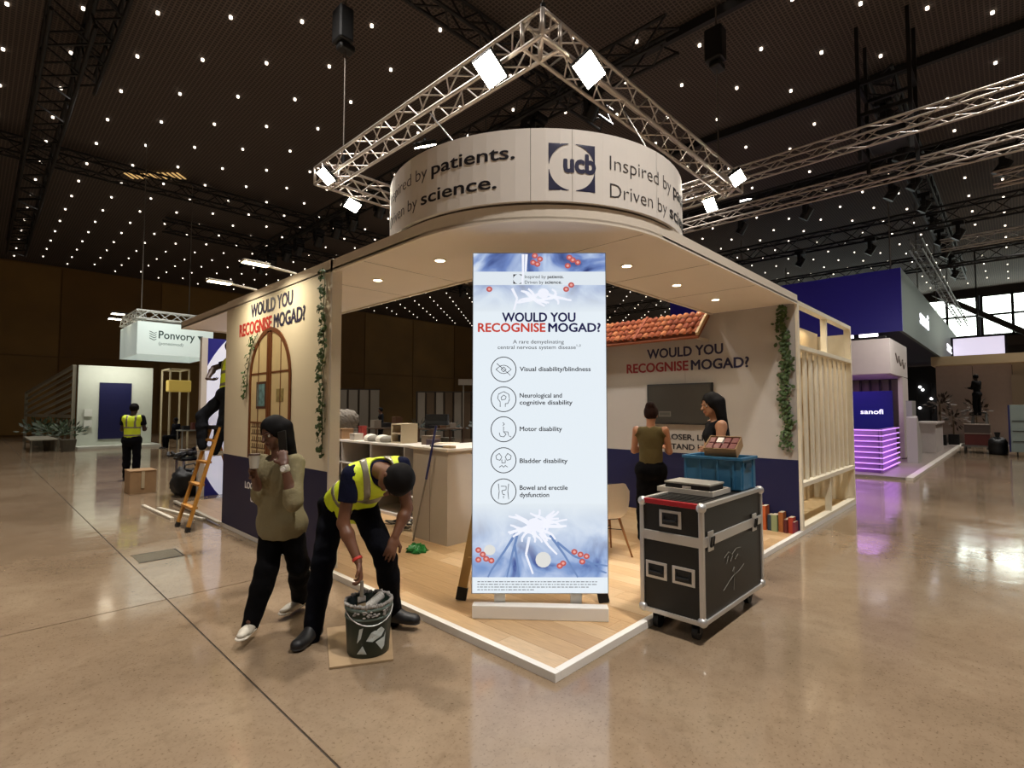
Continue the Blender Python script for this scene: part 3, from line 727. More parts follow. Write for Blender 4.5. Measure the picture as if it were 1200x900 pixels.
for (cx_, cy_, n_, ln) in ((626, 618, 15, 26), (612, 622, 6, 14), (640, 612, 7, 18), (625, 352, 9, 16), (650, 350, 6, 14)):
    for k in range(n_):
        a = 6.28 * k / n_ + rn.uniform(-.2, .2); p = [(cx_, cy_)]
        for q in range(4): a += rn.uniform(-.45, .45); p.append((p[-1][0] + math.cos(a) * ln / 3 * rn.uniform(.7, 1.3), p[-1][1] + math.sin(a) * ln / 5 * rn.uniform(.7, 1.2)))
        s_ = stroke('', p, .026, nw); b.add(s_.v, s_.f)
disc(b, 626, 616, .06, .05); disc(b, 637, 346, .045, .04)
b.build('neuron_print', nw, bn, kind='stuff')
b = MB()
for p in ([(604, 626), (592, 645), (576, 668), (572, 676)], [(606, 628), (600, 650), (594, 676)], [(603, 640), (606, 660), (608, 676)], [(644, 628), (660, 650), (676, 676)], [(652, 636), (672, 652), (692, 660), (710, 663)], [(690, 660), (700, 668), (709, 671)]):
    s_ = stroke('', p, .02, nb, .003); b.add(s_.v, s_.f)
b.build('fibre_print', nb, bn, kind='stuff')
b = MB()
for p in ([(620, 630), (616, 650), (624, 672)], [(632, 626), (642, 640), (652, 650)], [(613, 299), (613, 320), (612, 335)], [(617, 299), (616, 320)], [(600, 340), (606, 352), (602, 366)]):
    s_ = stroke('', p, .022, nw, .0034); b.add(s_.v, s_.f)
b.build('axon_print', nw, bn, kind='stuff')
b = MB(); disc(b, 574, 645, .045, .04, .0028); disc(b, 636, 656, .06, .06, .0028); b.build('soft_glow', yl, bn, kind='stuff')
b, b2 = MB(), MB()
for (x, y) in ((561, 645), (566, 650), (561, 656), (570, 655), (576, 657), (672, 647), (679, 650), (686, 652), (681, 658), (655, 663), (659, 660), (627, 301), (633, 305), (630, 311), (625, 309), (666, 313), (672, 306), (678, 309), (668, 303), (573, 341), (664, 341), (670, 336)):
    disc(b, x, y, .024, .022, .0037); disc(b2, x, y, .011, .010, .0042)
b.build('red_cells', rc_, bn, kind='stuff'); b2.build('red_cell_centres', rc2, bn, kind='stuff')
nvb = mat('navy_print_backlit', '0c0c20', .5, emit=.8, ecol='1a1a4c'); rdb = mat('red_print_backlit', '30100c', .5, emit=.85, ecol='cc4436')
def btext(s, m, px, py_base, pxw, hpx, bold=0, align='L'):
    u, v = bpt(px, py_base); return text(s, m, bn, BA + BN * .004 + BX * u + BZ * v, BX, BZ, width=pxw / 156.5 * BW, height=hpx / 396 * 2.635, bold=bold, depth=.001, align=align)
btext('WOULD YOU', nvb, 631.5, 379.5, 86, 11, .024, 'C'); btext('RECOGNISE', rdb, 560, 391.5, 79, 10.5, .024); btext('MOGAD?', nvb, 643, 391.5, 61, 10.5, .024)
gk = mat('grey_ink', '3f4654', .5)
btext('A rare demyelinating', gk, 631, 405.5, 60, 4.6, 0, 'C'); btext('central nervous system disease', gk, 629, 412, 92, 4.6, 0, 'C'); btext('1,2', gk, 676, 409, 5, 2.6)
for y, ls in ((438, ('Visual disability/blindness',)), (469, ('Neurological and', 'cognitive disability')), (508, ('Motor disability',)), (545, ('Bladder disability',)), (576, ('Bowel and erectile', 'dysfunction'))):
    for k, s_ in enumerate(ls): btext(s_, gk, 609, y + 8.2 * k - (0 if len(ls) == 1 else 0), len(s_) * 3.08, 5.4, .014)
btext('Inspired by', gk, 615, 328, 25, 4); btext('patients.', gk, 642, 328, 19, 4, .015); btext('Driven by', gk, 615, 334.5, 22, 4); btext('science.', gk, 639, 334.5, 20, 4, .015)
lg = lambda a, z, c: BA + BN * (.003 + c * .1) + BX * (bpt(601, 0)[0] + .04 + a) + BZ * (bpt(0, 334.5)[1] + z)
logo_corners('logo_mark', navyink, bn, lg, .075)
b = MB(); rn = random.Random(9)
for k in range(4):                                       # fine print, too small to read in the photograph
    x = 560.0
    while x < 560 + (138, 134, 128, 62)[k]:
        w_ = rn.uniform(1.5, 5.5); q = stroke('', [(x, 681 + 3 * k), (x + w_, 681 + 3 * k)], .006, gk, .0034); b.add(q.v, q.f); x += w_ + 1.1
b.build('fine_print', gk, bn, kind='stuff')
for k, y in enumerate((436, 471, 506, 542, 578)):
    u, v = bpt(590, y); c = BA + BN * .003 + BX * u + BZ * v; b = MB()
    for q in range(40):
        a0_, a1_ = 2 * math.pi * q / 40, 2 * math.pi * (q + 1) / 40
        P_ = lambda a, r: c + BX * r * math.cos(a) + BZ * r * math.sin(a)
        b.add([P_(a0_, .100), P_(a1_, .100), P_(a1_, .0935), P_(a0_, .0935)], [(0, 1, 2, 3)])
    b.build('icon_ring', gk, bn)
    X = lambda *p: [(590 + a, y + z) for a, z in p]
    S_ = {0: [X((-9, 0), (-4, -4), (0, -5), (4, -4), (9, 0)), X((-9, 0), (-4, 4), (0, 5), (4, 4), (9, 0)), X((-3, 0), (0, -3), (3, 0), (0, 3), (-3, 0)), X((-8, -7), (8, 7))],
          1: [X((-4, 9), (-4, 3), (-7, -1), (-6, -6), (0, -9), (6, -6), (7, 0), (5, 5), (2, 5), (2, 9)), X((-3, -2), (0, -5), (3, -3), (2, 0), (-2, 1), (-3, -2))],
          2: [X((-1, -8), (1, -6), (-1, -4)), X((0, -3), (0, 3), (5, 3), (6, 8)), X((-5, 4), (-4, 8), (0, 9), (3, 6), (0, 3)), X((7, 8), (9, 9))],
          3: [X((-9, -5), (-5, -8), (-2, -4), (-4, 0), (-8, -1), (-9, -5)), X((9, -5), (5, -8), (2, -4), (4, 0), (8, -1), (9, -5)), X((-2, -1), (-2, 3), (2, 3), (2, -1)), X((-5, 8), (-2, 6), (0, 8), (2, 6), (5, 8))],
          4: [X((-6, -9), (-5, 0), (-6, 9)), X((6, -9), (5, 0), (6, 9)), X((-3, -6), (3, -6), (3, -2), (-2, -1), (-1, 3), (2, 4)), X((0, 5), (0, 8))]}[k]
    b = MB()
    for p in S_:
        for i in range(len(p) - 1): s_ = stroke('', [p[i], p[i + 1]], .0055, gk, .0034); b.add(s_.v, s_.f)
    b.build('icon_drawing', gk, bn)
for u in (.21, .80):
    p = BA + BX * u - BN * .05; MB().obox(p + BZ * .14, (.085, .04, .24), BX, -BN, BZ).build('foot_post', edge, bn)
f0, f1 = V((.25, 1.02, .03)), V((.915, .235, .03)); fd = (f1 - f0).normalized(); fn_ = fd.cross(BZ)
MB().obox((f0 + f1) / 2 - fn_ * .03 + BZ * .05, ((f1 - f0).length, .09, .10), fd, -fn_, BZ).build('foot_beam', edge, bn, bevel=.006)

# ---------------------------------------------------------------- step ladders
def ladder(lab, fa, fb, away, top, w_top, nr, mt, rail=(.075, .03), spread=.9, z0=.03):
    fa, fb = V(fa), V(fb); aw_ = V(away); m_ = (fa + fb) / 2; t = thing('step_ladder', lab, 'ladder', tuple(m_)); wd = (fb - fa).normalized()
    ap = m_ + aw_ * spread * .45 + V((0, 0, top)); ta, tb = ap - wd * w_top / 2, ap + wd * w_top / 2
    for a, b_ in ((fa, ta), (fb, tb)): MB().bar(a + V((0, 0, .02)), b_, rail[1], rail[0], wd).build('rail', mt, t); MB().bar(a, a + (b_ - a) * .045, rail[1] + .012, rail[0] + .012, wd).build('rubber_foot', blackp, t)
    for k in range(nr):
        f = (k + 1) / (nr + .6); p, q = fa.lerp(ta, f), fb.lerp(tb, f); MB().bar(p, q, .085, .028).build('tread', mt, t)
    ra, rb_ = m_ + aw_ * spread - wd * w_top * .7, m_ + aw_ * spread + wd * w_top * .7
    for a, b_ in ((ra, ta), (rb_, tb)): MB().bar(a + V((0, 0, .02)), b_ + aw_ * .05, .028, .05, wd).build('rear_leg', mt, t); MB().bar(a, a + (b_ - a) * .04, .04, .06, wd).build('rubber_foot', blackp, t)
    MB().bar(ta - wd * .03, tb + wd * .03, .14, .05).build('top_cap', blackp, t)
    MB().bar(ra.lerp(ta, .35), rb_.lerp(tb, .35), .02, .03).build('brace', mt, t)
ladder('tall wooden-coloured step ladder standing behind the lit banner', (.435, 1.37, .032), (1.216, .478, .032), (.72, .69, 0), 2.15, .42, 6, ladderm)
ladder('short orange step ladder at the far end of the cream wall, a worker on it', (-.43, 6.35, .0), (-.43, 5.87, .0), (1, .12, 0), 1.36, .36, 4, mat('ladder_yellow', 'b07a2e', .5), spread=.85)

# ---------------------------------------------------------------- flight case and what lies on it
cx0, cx1, cy0, cy1, cz0, cz1, czs = 1.07, 2.24, -.43, .05, .135, .95, .69
case = thing('flight_case', 'large black flight case on castors with aluminium edges and a red strip', 'flight case', ((cx0 + cx1) / 2, (cy0 + cy1) / 2, 0))
lam = mat('case_laminate', '100f0c', .45, var=.15, vs=30)
MB().box(cx0 + .008, cx1 - .008, cy0 + .008, cy1 - .008, cz0, czs - .004).build('body', lam, case)
MB().box(cx0 + .008, cx1 - .008, cy0 + .008, cy1 - .008, czs + .004, cz1 - .006).build('lid', lam, case)
E_ = .032
def prof(p, q, nm='edge_profile', w=E_, m=alu): return MB().bar(p, q, w, w).build(nm, m, case, bevel=.003)
for x in (cx0 + .012, cx1 - .012):
    for y in (cy0 + .012, cy1 - .012): prof((x, y, cz0), (x, y, cz1))
for z in (cz0 + .01, cz1 - .012):
    for y in (cy0 + .012, cy1 - .012): prof((cx0, y, z), (cx1, y, z))
    for x in (cx0 + .012, cx1 - .012):
        if not (z > .5 and x < 1.5): prof((x, cy0, z), (x, cy1, z))
for y in (cy0 + .010, cy1 - .010): MB().box(cx0, cx1, y - .012, y + .012, czs - .035, czs + .035).build('lid_band', alu, case, bevel=.004)
for x in (cx0 + .010, cx1 - .010): MB().box(x - .012, x + .012, cy0, cy1, czs - .035, czs + .035).build('lid_band', alu, case, bevel=.004)
prof((cx0 + .012, cy0 + .03, cz1 - .012), (cx0 + .012, cy1 + .004, cz1 - .012), 'red_strip', .036, mat('red_tape', 'a01420', .4))
for x in (cx0, cx1):
    for y in (cy0, cy1):
        for z in (cz0 + .02, cz1 - .02): MB().sph((x + (.014 if x == cx0 else -.014), y + (.014 if y < -.1 else -.014), z), .036, 10, 8).build('ball_corner', alu, case, smooth=True)
def handle(x, y, z):
    MB().box(x - .007, x, y - .085, y + .085, z - .062, z + .062).build('handle_dish', alu, case, bevel=.006)
    MB().box(x - .009, x - .004, y - .062, y + .062, z - .042, z + .042).build('handle_recess', blackp, case)
    MB().tube([(x - .012, y - .05, z + .02), (x - .022, y - .05, z - .012), (x - .022, y + .05, z - .012), (x - .012, y + .05, z + .02)], .008, 8).build('grip', blackp, case)
for y, z in ((-.19, .825), (-.075, .44), (-.285, .44)): handle(cx0 + .008, y, z)
def latch(x, z, y=cy0):
    MB().box(x - .045, x + .045, y - .006, y + .004, z - .07, z + .07).build('latch_dish', alu, case, bevel=.02)
    MB().tube([(x - .02, y - .012, z - .035), (x - .02, y - .02, z + .03), (x + .02, y - .02, z + .03), (x + .02, y - .012, z - .035), (x - .02, y - .012, z - .035)], .007, 6).build('latch_loop', blackp, case)
latch(1.20, czs); latch(2.05, czs)
for x in (1.17, 2.13):
    for y in (cy0 + .09, cy1 - .09):
        w_ = MB().box(x - .05, x + .05, y - .04, y + .04, .118, .135).box(x - .035, x + .02, y - .03, y - .022, .05, .12).box(x - .035, x + .02, y + .022, y + .03, .05, .12).build('castor', darkm, case)
        MB().cyl((x - .012, y - .02, .05), (x - .012, y + .02, .05), .05, n=18).build('wheel', blackp, w_, smooth=False)
MB().box(cx0 + .06, cx0 + .42, cy0 + .05, cy1 - .05, cz1 - .006, cz1 - .002).build('top_mesh_panel', mat('case_top', '1a1814', .6), case)
for k in range(7): MB().box(cx0 + .08 + .05 * k, cx0 + .09 + .05 * k, cy0 + .06, cy1 - .06, cz1 - .002, cz1 + .002).build('ridge', darkm, case)
faint = mat('faded_paint', '6e6a60', .6)
def cpt(u, v): return (1.62 + u, cy0 + .004, .42 + v)
for p in ([(-.18, .10), (-.1, .13), (-.03, .10), (.05, .13), (.14, .12)], [(-.14, .05), (-.1, .1), (-.06, .05), (-.02, .09), (.02, .05), (.08, .08), (.13, .05)], [(-.2, -.13), (-.1, -.09), (0, -.06), (.1, -.05), (.2, -.02)], [(0, 0), (.005, -.09), (-.01, -.17)], [(-.03, -.03), (0, 0), (.03, -.02)]):
    MB().tube([cpt(*q) for q in p], .0024, 5).build('faded_lettering', faint, case)
# white tray and the flat black box on it
t = thing('tray', 'shallow white tray lying on the black flight case', 'tray', (1.6, -.12, .955))
MB().box(1.46, 1.80, -.34, .12, .952, .966).box(1.46, 1.475, -.34, .12, .966, .99).box(1.785, 1.80, -.34, .12, .966, .99).box(1.475, 1.785, -.34, -.325, .966, .99).box(1.475, 1.785, .105, .12, .966, .99).build('tray', mat('tray_white', 'bfb8ac', .4), t)
t = thing('metal_box', 'flat black box with a pale lid in the white tray', 'box', (1.62, -.12, .967))
MB().box(1.50, 1.76, -.30, .07, .967, 1.022).build('body', blackp, t, bevel=.004)
MB().box(1.495, 1.765, -.305, .075, 1.022, 1.036).build('lid', mat('lid_silver', 'a9a59a', .4, .3), t, bevel=.003)
MB().box(1.494, 1.5, -.15, -.08, .99, 1.01).build('clasp', alu, t)
# blue crate
bl = mat('crate_blue', '2d6486', .45, var=.05); kx0, kx1, ky0, ky1, kz0, kz1 = 1.88, 2.23, -.40, .10, .952, 1.22
t = thing('plastic_crate', 'blue plastic crate standing on the black flight case', 'crate', ((kx0 + kx1) / 2, (ky0 + ky1) / 2, kz0))
b = MB().box(kx0 + .012, kx1 - .012, ky0 + .012, ky1 - .012, kz0, kz0 + .01)
for (a, c, d, e) in ((kx0 + .01, kx0 + .02, ky0 + .01, ky1 - .01), (kx1 - .02, kx1 - .01, ky0 + .01, ky1 - .01), (kx0 + .02, kx1 - .02, ky0 + .01, ky0 + .02), (kx0 + .02, kx1 - .02, ky1 - .02, ky1 - .01)): b.box(a, c, d, e, kz0 + .01, kz1 - .02)
b.build('body', bl, t)
b = MB()
for (a, c, d, e) in ((kx0 - .006, kx0 + .02, ky0 - .006, ky1 + .006), (kx1 - .02, kx1 + .006, ky0 - .006, ky1 + .006), (kx0 + .02, kx1 - .02, ky0 - .006, ky0 + .02), (kx0 + .02, kx1 - .02, ky1 - .02, ky1 + .006)): b.box(a, c, d, e, kz1 - .025, kz1)
b.build('rim', bl, t, bevel=.003)
for y in (-.33, -.2, -.05, .08): MB().box(kx0 + .001, kx0 + .01, y - .008, y + .008, kz0 + .01, kz1 - .03).build('rib', bl, t)
for x in (1.93, 2.15): MB().box(x - .008, x + .008, ky0 + .001, ky0 + .01, kz0 + .01, kz1 - .03).build('rib', bl, t)
MB().box(1.98, 2.10, ky0 - .002, ky0 + .008, kz1 - .09, kz1 - .05).build('handle_slot', mat('crate_dark', '1a3a50', .5), t)
# cardboard tray tilted on the crate
t = thing('cardboard_tray', 'small cardboard tray of dark red packets tilted on the blue crate', 'cardboard tray', (2.03, -.23, kz1))
c0 = V((2.02, -.2, kz1 + .075)); Xb = V((.05, -.98, .0)).normalized(); tl = V((.90, .1, .42)).normalized(); Zb = Xb.cross(tl).normalized(); Zb = Zb if Zb.z > 0 else -Zb; Yb = tl
MB().obox(c0 - Zb * .04, (.26, .22, .008), Xb, Yb, Zb).obox(c0 + Xb * .13, (.006, .22, .09), Xb, Yb, Zb).obox(c0 - Xb * .13, (.006, .22, .09), Xb, Yb, Zb).obox(c0 + Yb * .11, (.26, .006, .09), Xb, Yb, Zb).obox(c0 - Yb * .11, (.26, .006, .09), Xb, Yb, Zb).build('carton', cardb, t)
for k in range(8):
    p = c0 + Xb * (-.095 + .063 * (k % 4)) + Yb * (-.05 + .1 * (k // 4)) + Zb * .01; MB().obox(p, (.05, .085, .06), Xb, Yb, Zb).build('packet', mat('packet_red', '5a1518', .5) if k != 5 else mat('packet_white', 'c8c0b4', .5), t)

# ---------------------------------------------------------------- chairs
def chair():
    t = thing('shell_chair', 'white plastic shell chair with wooden legs, the nearer one beside the banner', 'chair', (0, 0, .03), group='white shell chairs')
    prof_ = [(.20, .43), (.17, .425), (.05, .40), (-.08, .40), (-.16, .42), (-.21, .50), (-.235, .60), (-.25, .70), (-.262, .80)]; hw = [.19, .215, .23, .23, .225, .22, .215, .195, .14]; rise = [.01, .03, .06, .075, .09, .0, 0, 0, 0]; fw_ = [0, 0, 0, 0, .03, .09, .08, .06, .04]
    vs, fs, M_ = [], [], 12
    for th in (0, .006):
        for (y, z), w, ri, fw__ in zip(prof_, hw, rise, fw_):
            for i in range(M_ + 1):
                s_ = -1 + 2 * i / M_; vs.append((s_ * w, y + fw__ * s_ * s_ - (th if z > .45 else 0), z + ri * s_ ** 4 * (1) - (th if z <= .45 else 0) - (.04 * s_ ** 6 if z > .75 else 0)))
    nrow = len(prof_); W_ = M_ + 1
    for q in range(2):
        for j in range(nrow - 1):
            for i in range(M_): a = q * nrow * W_ + j * W_ + i; fs.append((a, a + 1, a + W_ + 1, a + W_))
    b = MB().add(vs, fs); PM_ = PM[t.name]; b.v = [tuple(PM_ @ V(v)) for v in b.v]; b.build('shell', mat('shell_white', 'e6e2de', .45), t, smooth=True)
    for sx in (-1, 1):
        for sy, yb in ((1, .17), (-1, -.17)):
            b = MB().cyl((sx * .12, sy * .10, .40), (sx * .21, yb * 1.25, 0), .016, .010, 8); b.v = [tuple(PM_ @ V(v)) for v in b.v]; b.build('leg', mat('chair_beech', '9a6b40', .5), t, smooth=True)
    b = MB()
    for a, c in (((.15, .13, .28), (-.15, -.13, .28)), ((-.15, .13, .28), (.15, -.13, .28)), ((.12, .1, .395), (-.12, .1, .395)), ((.12, -.1, .395), (-.12, -.1, .395))): b.cyl(a, c, .005, n=6)
    b.v = [tuple(PM_ @ V(v)) for v in b.v]; b.build('wire_brace', darkm, t)
    return t
ch = chair(); ch.location = (2.42, 1.28, .03); ch.rotation_euler = (0, 0, math.radians(-25))
dup(ch, (2.72, 1.92, .03), math.radians(-80), 'white plastic shell chair with wooden legs, the farther one behind the banner')

# ---------------------------------------------------------------- screen on the off-white wall
t = thing('wall_screen', 'switched-off flat screen mounted on the off-white wall', 'screen', (4.96, 1.65, 1.69))
MB().box(4.945, 4.998, 1.13, 2.17, 1.385, 2.0).build('bezel', blackp, t, bevel=.004)
MB().box(4.943, 4.946, 1.155, 2.145, 1.41, 1.975).build('glass', mat('screen_glass', '3a3835', .18), t)
MB().box(4.9415, 4.9435, 1.77, 1.97, 1.50, 1.58).build('sticker', mat('screen_note', '6a665e', .5), t)
MB().box(4.94, 4.9420, 1.785, 1.955, 1.515, 1.565).build('sticker_inner', mat('screen_glass2', '45423e', .4), t)
# coloured books against the navy base
for k, (y, th, h, c, nm) in enumerate(((.515, .075, .33, 'a02028', 'tall red book'), (.43, .06, .31, 'b8592a', 'tall orange book'), (.365, .05, .20, '2a3a4a', 'slim dark blue book'), (.30, .075, .21, '8f9a70', 'pale green book'), (.225, .06, .25, '9a5a2a', 'brown-orange book'), (.165, .045, .17, '5a2020', 'small maroon book'), (.11, .06, .20, 'a83a24', 'brick red book'), (.068, .03, .15, '7a2438', 'thin wine red book'))):
    t = thing('book', nm + ' standing against the navy base of the off-white wall', 'book', (4.92, y, .03), group='coloured books at the wall foot')
    cm_ = mat('book_' + c, c, .6)
    x0 = 4.86 - (k % 2) * .02
    MB().box(x0, 4.99, y - th / 2 + .002, y + th / 2 - .002, .03, .03 + h).build('cover', cm_, t); MB().box(x0 + .01, 4.985, y - th / 2 + .006, y + th / 2 - .006, .03 + h, .031 + h).build('pages', mat('paper', 'cfc4ac', .8), t)

# ---------------------------------------------------------------- counters
t = thing('counter', 'white boxy counter with a thin top behind the lit banner', 'counter', (2.1, 3.1, 0))
cw = mat('counter_white', 'bdb6ae', .5, var=.02)
MB().box(1.42, 3.0, 2.77, 3.45, .03, 1.12).build('body', cw, t); MB().box(1.39, 3.03, 2.74, 3.49, 1.12, 1.15).build('top', mat('counter_top', 'd6cfc6', .4), t, bevel=.003)
for x in (1.95, 2.5): MB().box(x, x + .004, 2.768, 2.771, .03, 1.12).build('panel_joint', mat('joint_taupe', '', 0), t)
MB().box(1.418, 1.421, 3.1, 3.104, .03, 1.12).build('panel_joint', mat('joint_taupe', '', 0), t)
t = thing('shelf_counter', 'long white counter with open shelves below, seen through the stand', 'counter', (2.2, 5.2, 0))
for nm, z0, z1 in (('top', 1.06, 1.09), ('shelf', .70, .72), ('shelf', .34, .36), ('base', .03, .07)): MB().box(1.95, 2.5, 3.5, 7.2, z0, z1).build(nm, cw if nm != 'top' else mat('counter_top', '', 0), t)
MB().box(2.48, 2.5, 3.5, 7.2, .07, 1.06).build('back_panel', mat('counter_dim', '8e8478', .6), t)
for y in (3.5, 4.42, 5.34, 6.26, 7.18): MB().box(1.95, 2.48, y, y + .02, .07, 1.06).build('divider', cw, t)
def onc(label, cat, fn, loc):                             # small things standing on the shelf counter
    t = thing(label.split('|')[0], label.split('|')[1], cat, loc); fn(t); return t
T = 1.09
onc('fabric_bundle|crumpled white and grey packing pile on the long shelf counter', 'packing pile', lambda t: [MB().sph((2.2 + .12 * math.cos(k * 2.1), 5.35 + .17 * k / 1.4 - .3, T + .04), (.12, .13, .05 + .015 * (k % 3)), 10, 6).build('crumpled_sheet', mat(['sheet_a', 'sheet_b', 'sheet_c'][k % 3], ['b8b2a2', '7a756a', 'd0cabc'][k % 3], .8, bump=.8, bs=22), t, smooth=True) for k in range(6)], (2.2, 5.4, T))
def _rack(t):
    for y in (4.72, 4.98): MB().box(2.1, 2.4, y, y + .02, T, T + .30).build('side', mat('rack_cream', 'b9a98c', .6), t)
    for z in (T, T + .14, T + .28): MB().box(2.1, 2.4, 4.74, 4.98, z, z + .02).build('shelf', mat('rack_cream', '', 0), t)
    MB().cyl((2.2, 4.9, T + .02), (2.2, 4.9, T + .12), .03, n=10).build('bottle', blackp, t)
onc('desk_rack|small open cream rack on the long shelf counter', 'rack', _rack, (2.25, 4.86, T))
for k, (x, y, w, h, c, lab, nm) in enumerate(((2.15, 6.55, .22, .17, '8a6a48', 'open brown cardboard box at the left end of the shelf counter', 'cardboard_box'), (2.3, 6.2, .1, .22, '8a2a20', 'small red tub on the long shelf counter', 'tub'), (2.1, 6.05, .16, .10, 'b8aea0', 'low white carton on the long shelf counter', 'carton'), (2.3, 4.25, .2, .12, '6a5a48', 'brown carton near the right end of the shelf counter', 'carton'), (2.15, 4.0, .14, .08, '3a2a34', 'dark small box near the right end of the shelf counter', 'small_box'))):
    t = thing(nm, lab, 'box', (x, y, T))
    m_ = mat('prop_' + c, c, .7, var=.08); MB().box(x - w / 2, x + w / 2, y - w / 2, y + w / 2, T, T + h).build('body', m_, t); MB().box(x - w / 2 - .006, x + w / 2 + .006, y - w / 2 - .006, y + w / 2 + .006, T + h, T + h + .012).build('lid', m_, t, bevel=.003)
t = thing('paper_stack', 'stack of white papers on the long shelf counter', 'papers', (2.2, 3.75, T))
for k in range(4): MB().obox((2.15 + .01 * k, 3.72, T + .008 + .014 * k), (.22, .3, .012), (math.cos(.2 * k), math.sin(.2 * k), 0), (-math.sin(.2 * k), math.cos(.2 * k), 0)).build('sheaf', mat('paper', '', 0), t)
t = thing('brush', 'flat dark-handled brush lying on the boxy counter', 'brush', (1.6, 3.1, 1.15))
MB().box(1.5, 1.56, 2.95, 3.22, 1.152, 1.172).build('handle', blackp, t, bevel=.005); MB().box(1.49, 1.57, 2.80, 2.95, 1.151, 1.18).build('bristles', mat('bristle', 'a08a6a', .9), t)
# broom, bag, cables
t = thing('broom', 'blue-handled broom leaning head up on the boxy counter', 'broom', (1.33, 3.27, .03))
MB().cyl((1.30, 3.27, .032), (1.345, 3.08, .78), .011, n=8).build('lower_pole', mat('pole_grey', '8a8680', .4, .4), t); MB().cyl((1.345, 3.08, .78), (1.375, 2.93, 1.42), .014, n=8).build('handle', mat('pole_blue', '1c2468', .4), t)
MB().obox((1.375, 2.915, 1.45), (.06, .3, .05), (.9, .43, 0), (-.43, .9, 0)).build('head', mat('broom_head', '1d2430', .6), t, bevel=.01)
b = MB()
for k in range(26): b.obox((1.375 - .43 * (.011 * k - .14), 2.915 + .9 * (.011 * k - .14), 1.51), (.05, .008, .09), (.9, .43, 0), (-.43, .9, 0))
b.build('bristles', mat('bristle_dark', '20242c', .9), t, kind='stuff')
t = thing('green_bag', 'crumpled green plastic bag on the oak floor', 'bag', (1.06, 2.86, .03))
b = MB(); b.sph((0, 0, 0), 1, 18, 10); rn = random.Random(4)
b.v = [(1.06 + v[0] * .11 * (1 + .25 * math.sin(7 * v[1] + 3 * v[2])), 2.86 + v[1] * .13 * (1 + .2 * math.sin(9 * v[0])), .032 + max(0, v[2] + .2) * .055 * (1 + .5 * math.sin(11 * v[0] + 5 * v[1]))) for v in b.v]
b.build('bag', mat('bag_green', '1f7a35', .35, bump=.6, bs=30), t)
t = thing('cable_heap', 'tangle of black and white cables on the floor by the shelf counter', 'cables', (1.72, 3.95, .03))
for k in range(6):
    r_ = random.Random(k); p = [(1.68 + .22 * math.cos(q * .7 + k) * r_.uniform(.6, 1), 3.95 + .3 * math.sin(q * .9 + k * 2) * r_.uniform(.6, 1), .04 + .02 * r_.random() + .012 * k) for q in range(12)]
    MB().tube(p, .007, 6).build('cable', blackp if k % 3 else mat('cable_white', 'b0a898', .5), t, smooth=True)

# ---------------------------------------------------------------- paint bucket on its board
t = thing('floor_board', 'square of thin brown board under the paint bucket', 'board', (-.53, 1.3, 0))
MB().prism([(-.583, 1.683), (-.85, 1.113), (-.513, .921), (-.171, 1.478)], (0, 0, .002), (1, 0, 0), (0, 1, 0), .012).build('board', mat('board_brown', '9a8160', .7, var=.1, vs=8), t)
bk = V((-.555, 1.155, .015))
pb = thing('paint_bucket', 'dark green paint bucket with a white emblem and paint-crusted rim', 'bucket', tuple(bk))
gm = mat('bucket_green', '16281e', .4, var=.1); dry = mat('dried_paint', '8f8a84', .7, var=.25, vs=30)
MB().lathe(bk, [(0, 0), (.132, 0), (.136, .006), (.15, .25), (.15, .33), (.146, .335), (.141, .33), (.126, .02), (0, .02)], 36).build('shell', gm, pb, smooth=True)
MB().lathe(bk, [(.151, .292), (.157, .296), (.157, .312), (.151, .316)], 36).lathe(bk, [(.147, .236), (.1535, .24), (.1535, .25), (.149, .254)], 36).build('rim_band', mat('rim_grey', '5c6a62', .5), pb, smooth=True)
b = MB(); rn = random.Random(8)
for k in range(60):
    a = 2 * math.pi * k / 60; b.sph(bk + V((.149 * math.cos(a), .149 * math.sin(a), .333 - .008 * rn.random())), (.008 + .008 * rn.random(), .008 + .006 * rn.random(), .006 + .014 * rn.random()), 7, 5)
b.build('paint_crust', dry, pb, kind='stuff', smooth=True)
MB().lathe(bk, [(0, .20), (.13, .20)], 30).build('paint', mat('paint_lilac', '7a7280', .3, var=.2, vs=14), pb)
def onb(th0, r=.1475):
    def f(a, z, c):
        rr = .136 + (.15 - .136) * min(1, z / .25) + .0015 + c * .2; t_ = th0 + a / rr; return (bk.x + rr * math.cos(t_), bk.y + rr * math.sin(t_), bk.z + z)
    return f
th0 = math.atan2(-2.009 - bk.y, -2.45 - bk.x) + .18; fb = onb(th0); wm = mat('emblem_white', 'b8c0bc', .5)
for poly in ([(-.085, .19), (-.06, .20), (-.075, .13), (-.10, .10)], [(-.10, .03), (-.035, .03), (-.062, .085)], [(-.04, .115), (-.01, .165), (.06, .19), (.085, .165), (.06, .13), (.0, .105)], [(.02, .10), (.085, .12), (.095, .15), (.085, .06), (.065, .04)], ):
    b = MB(); n = len(poly)
    c = (sum(p[0] for p in poly) / n, sum(p[1] for p in poly) / n); vs = [fb(*c, .008)] + [fb(p[0], p[1], .008) for p in poly]
    b.add(vs, [(0, 1 + k, 1 + (k + 1) % n) for k in range(n)]); b.build('emblem', wm, pb)
b = MB(); rn = random.Random(2)
for k in range(30):
    a, z = rn.uniform(-.13, .1), rn.uniform(.255, .30); b.sph(V(fb(a, z, .0)) , (.012, .012, .004 + .005 * rn.random()), 6, 4)
b.build('paint_drips', dry, pb, kind='stuff', smooth=True)
text('PINTURA', dry, pb, None, None, None, width=.14, height=.028, bold=.02, fn=onb(th0 - .05)) if False else None
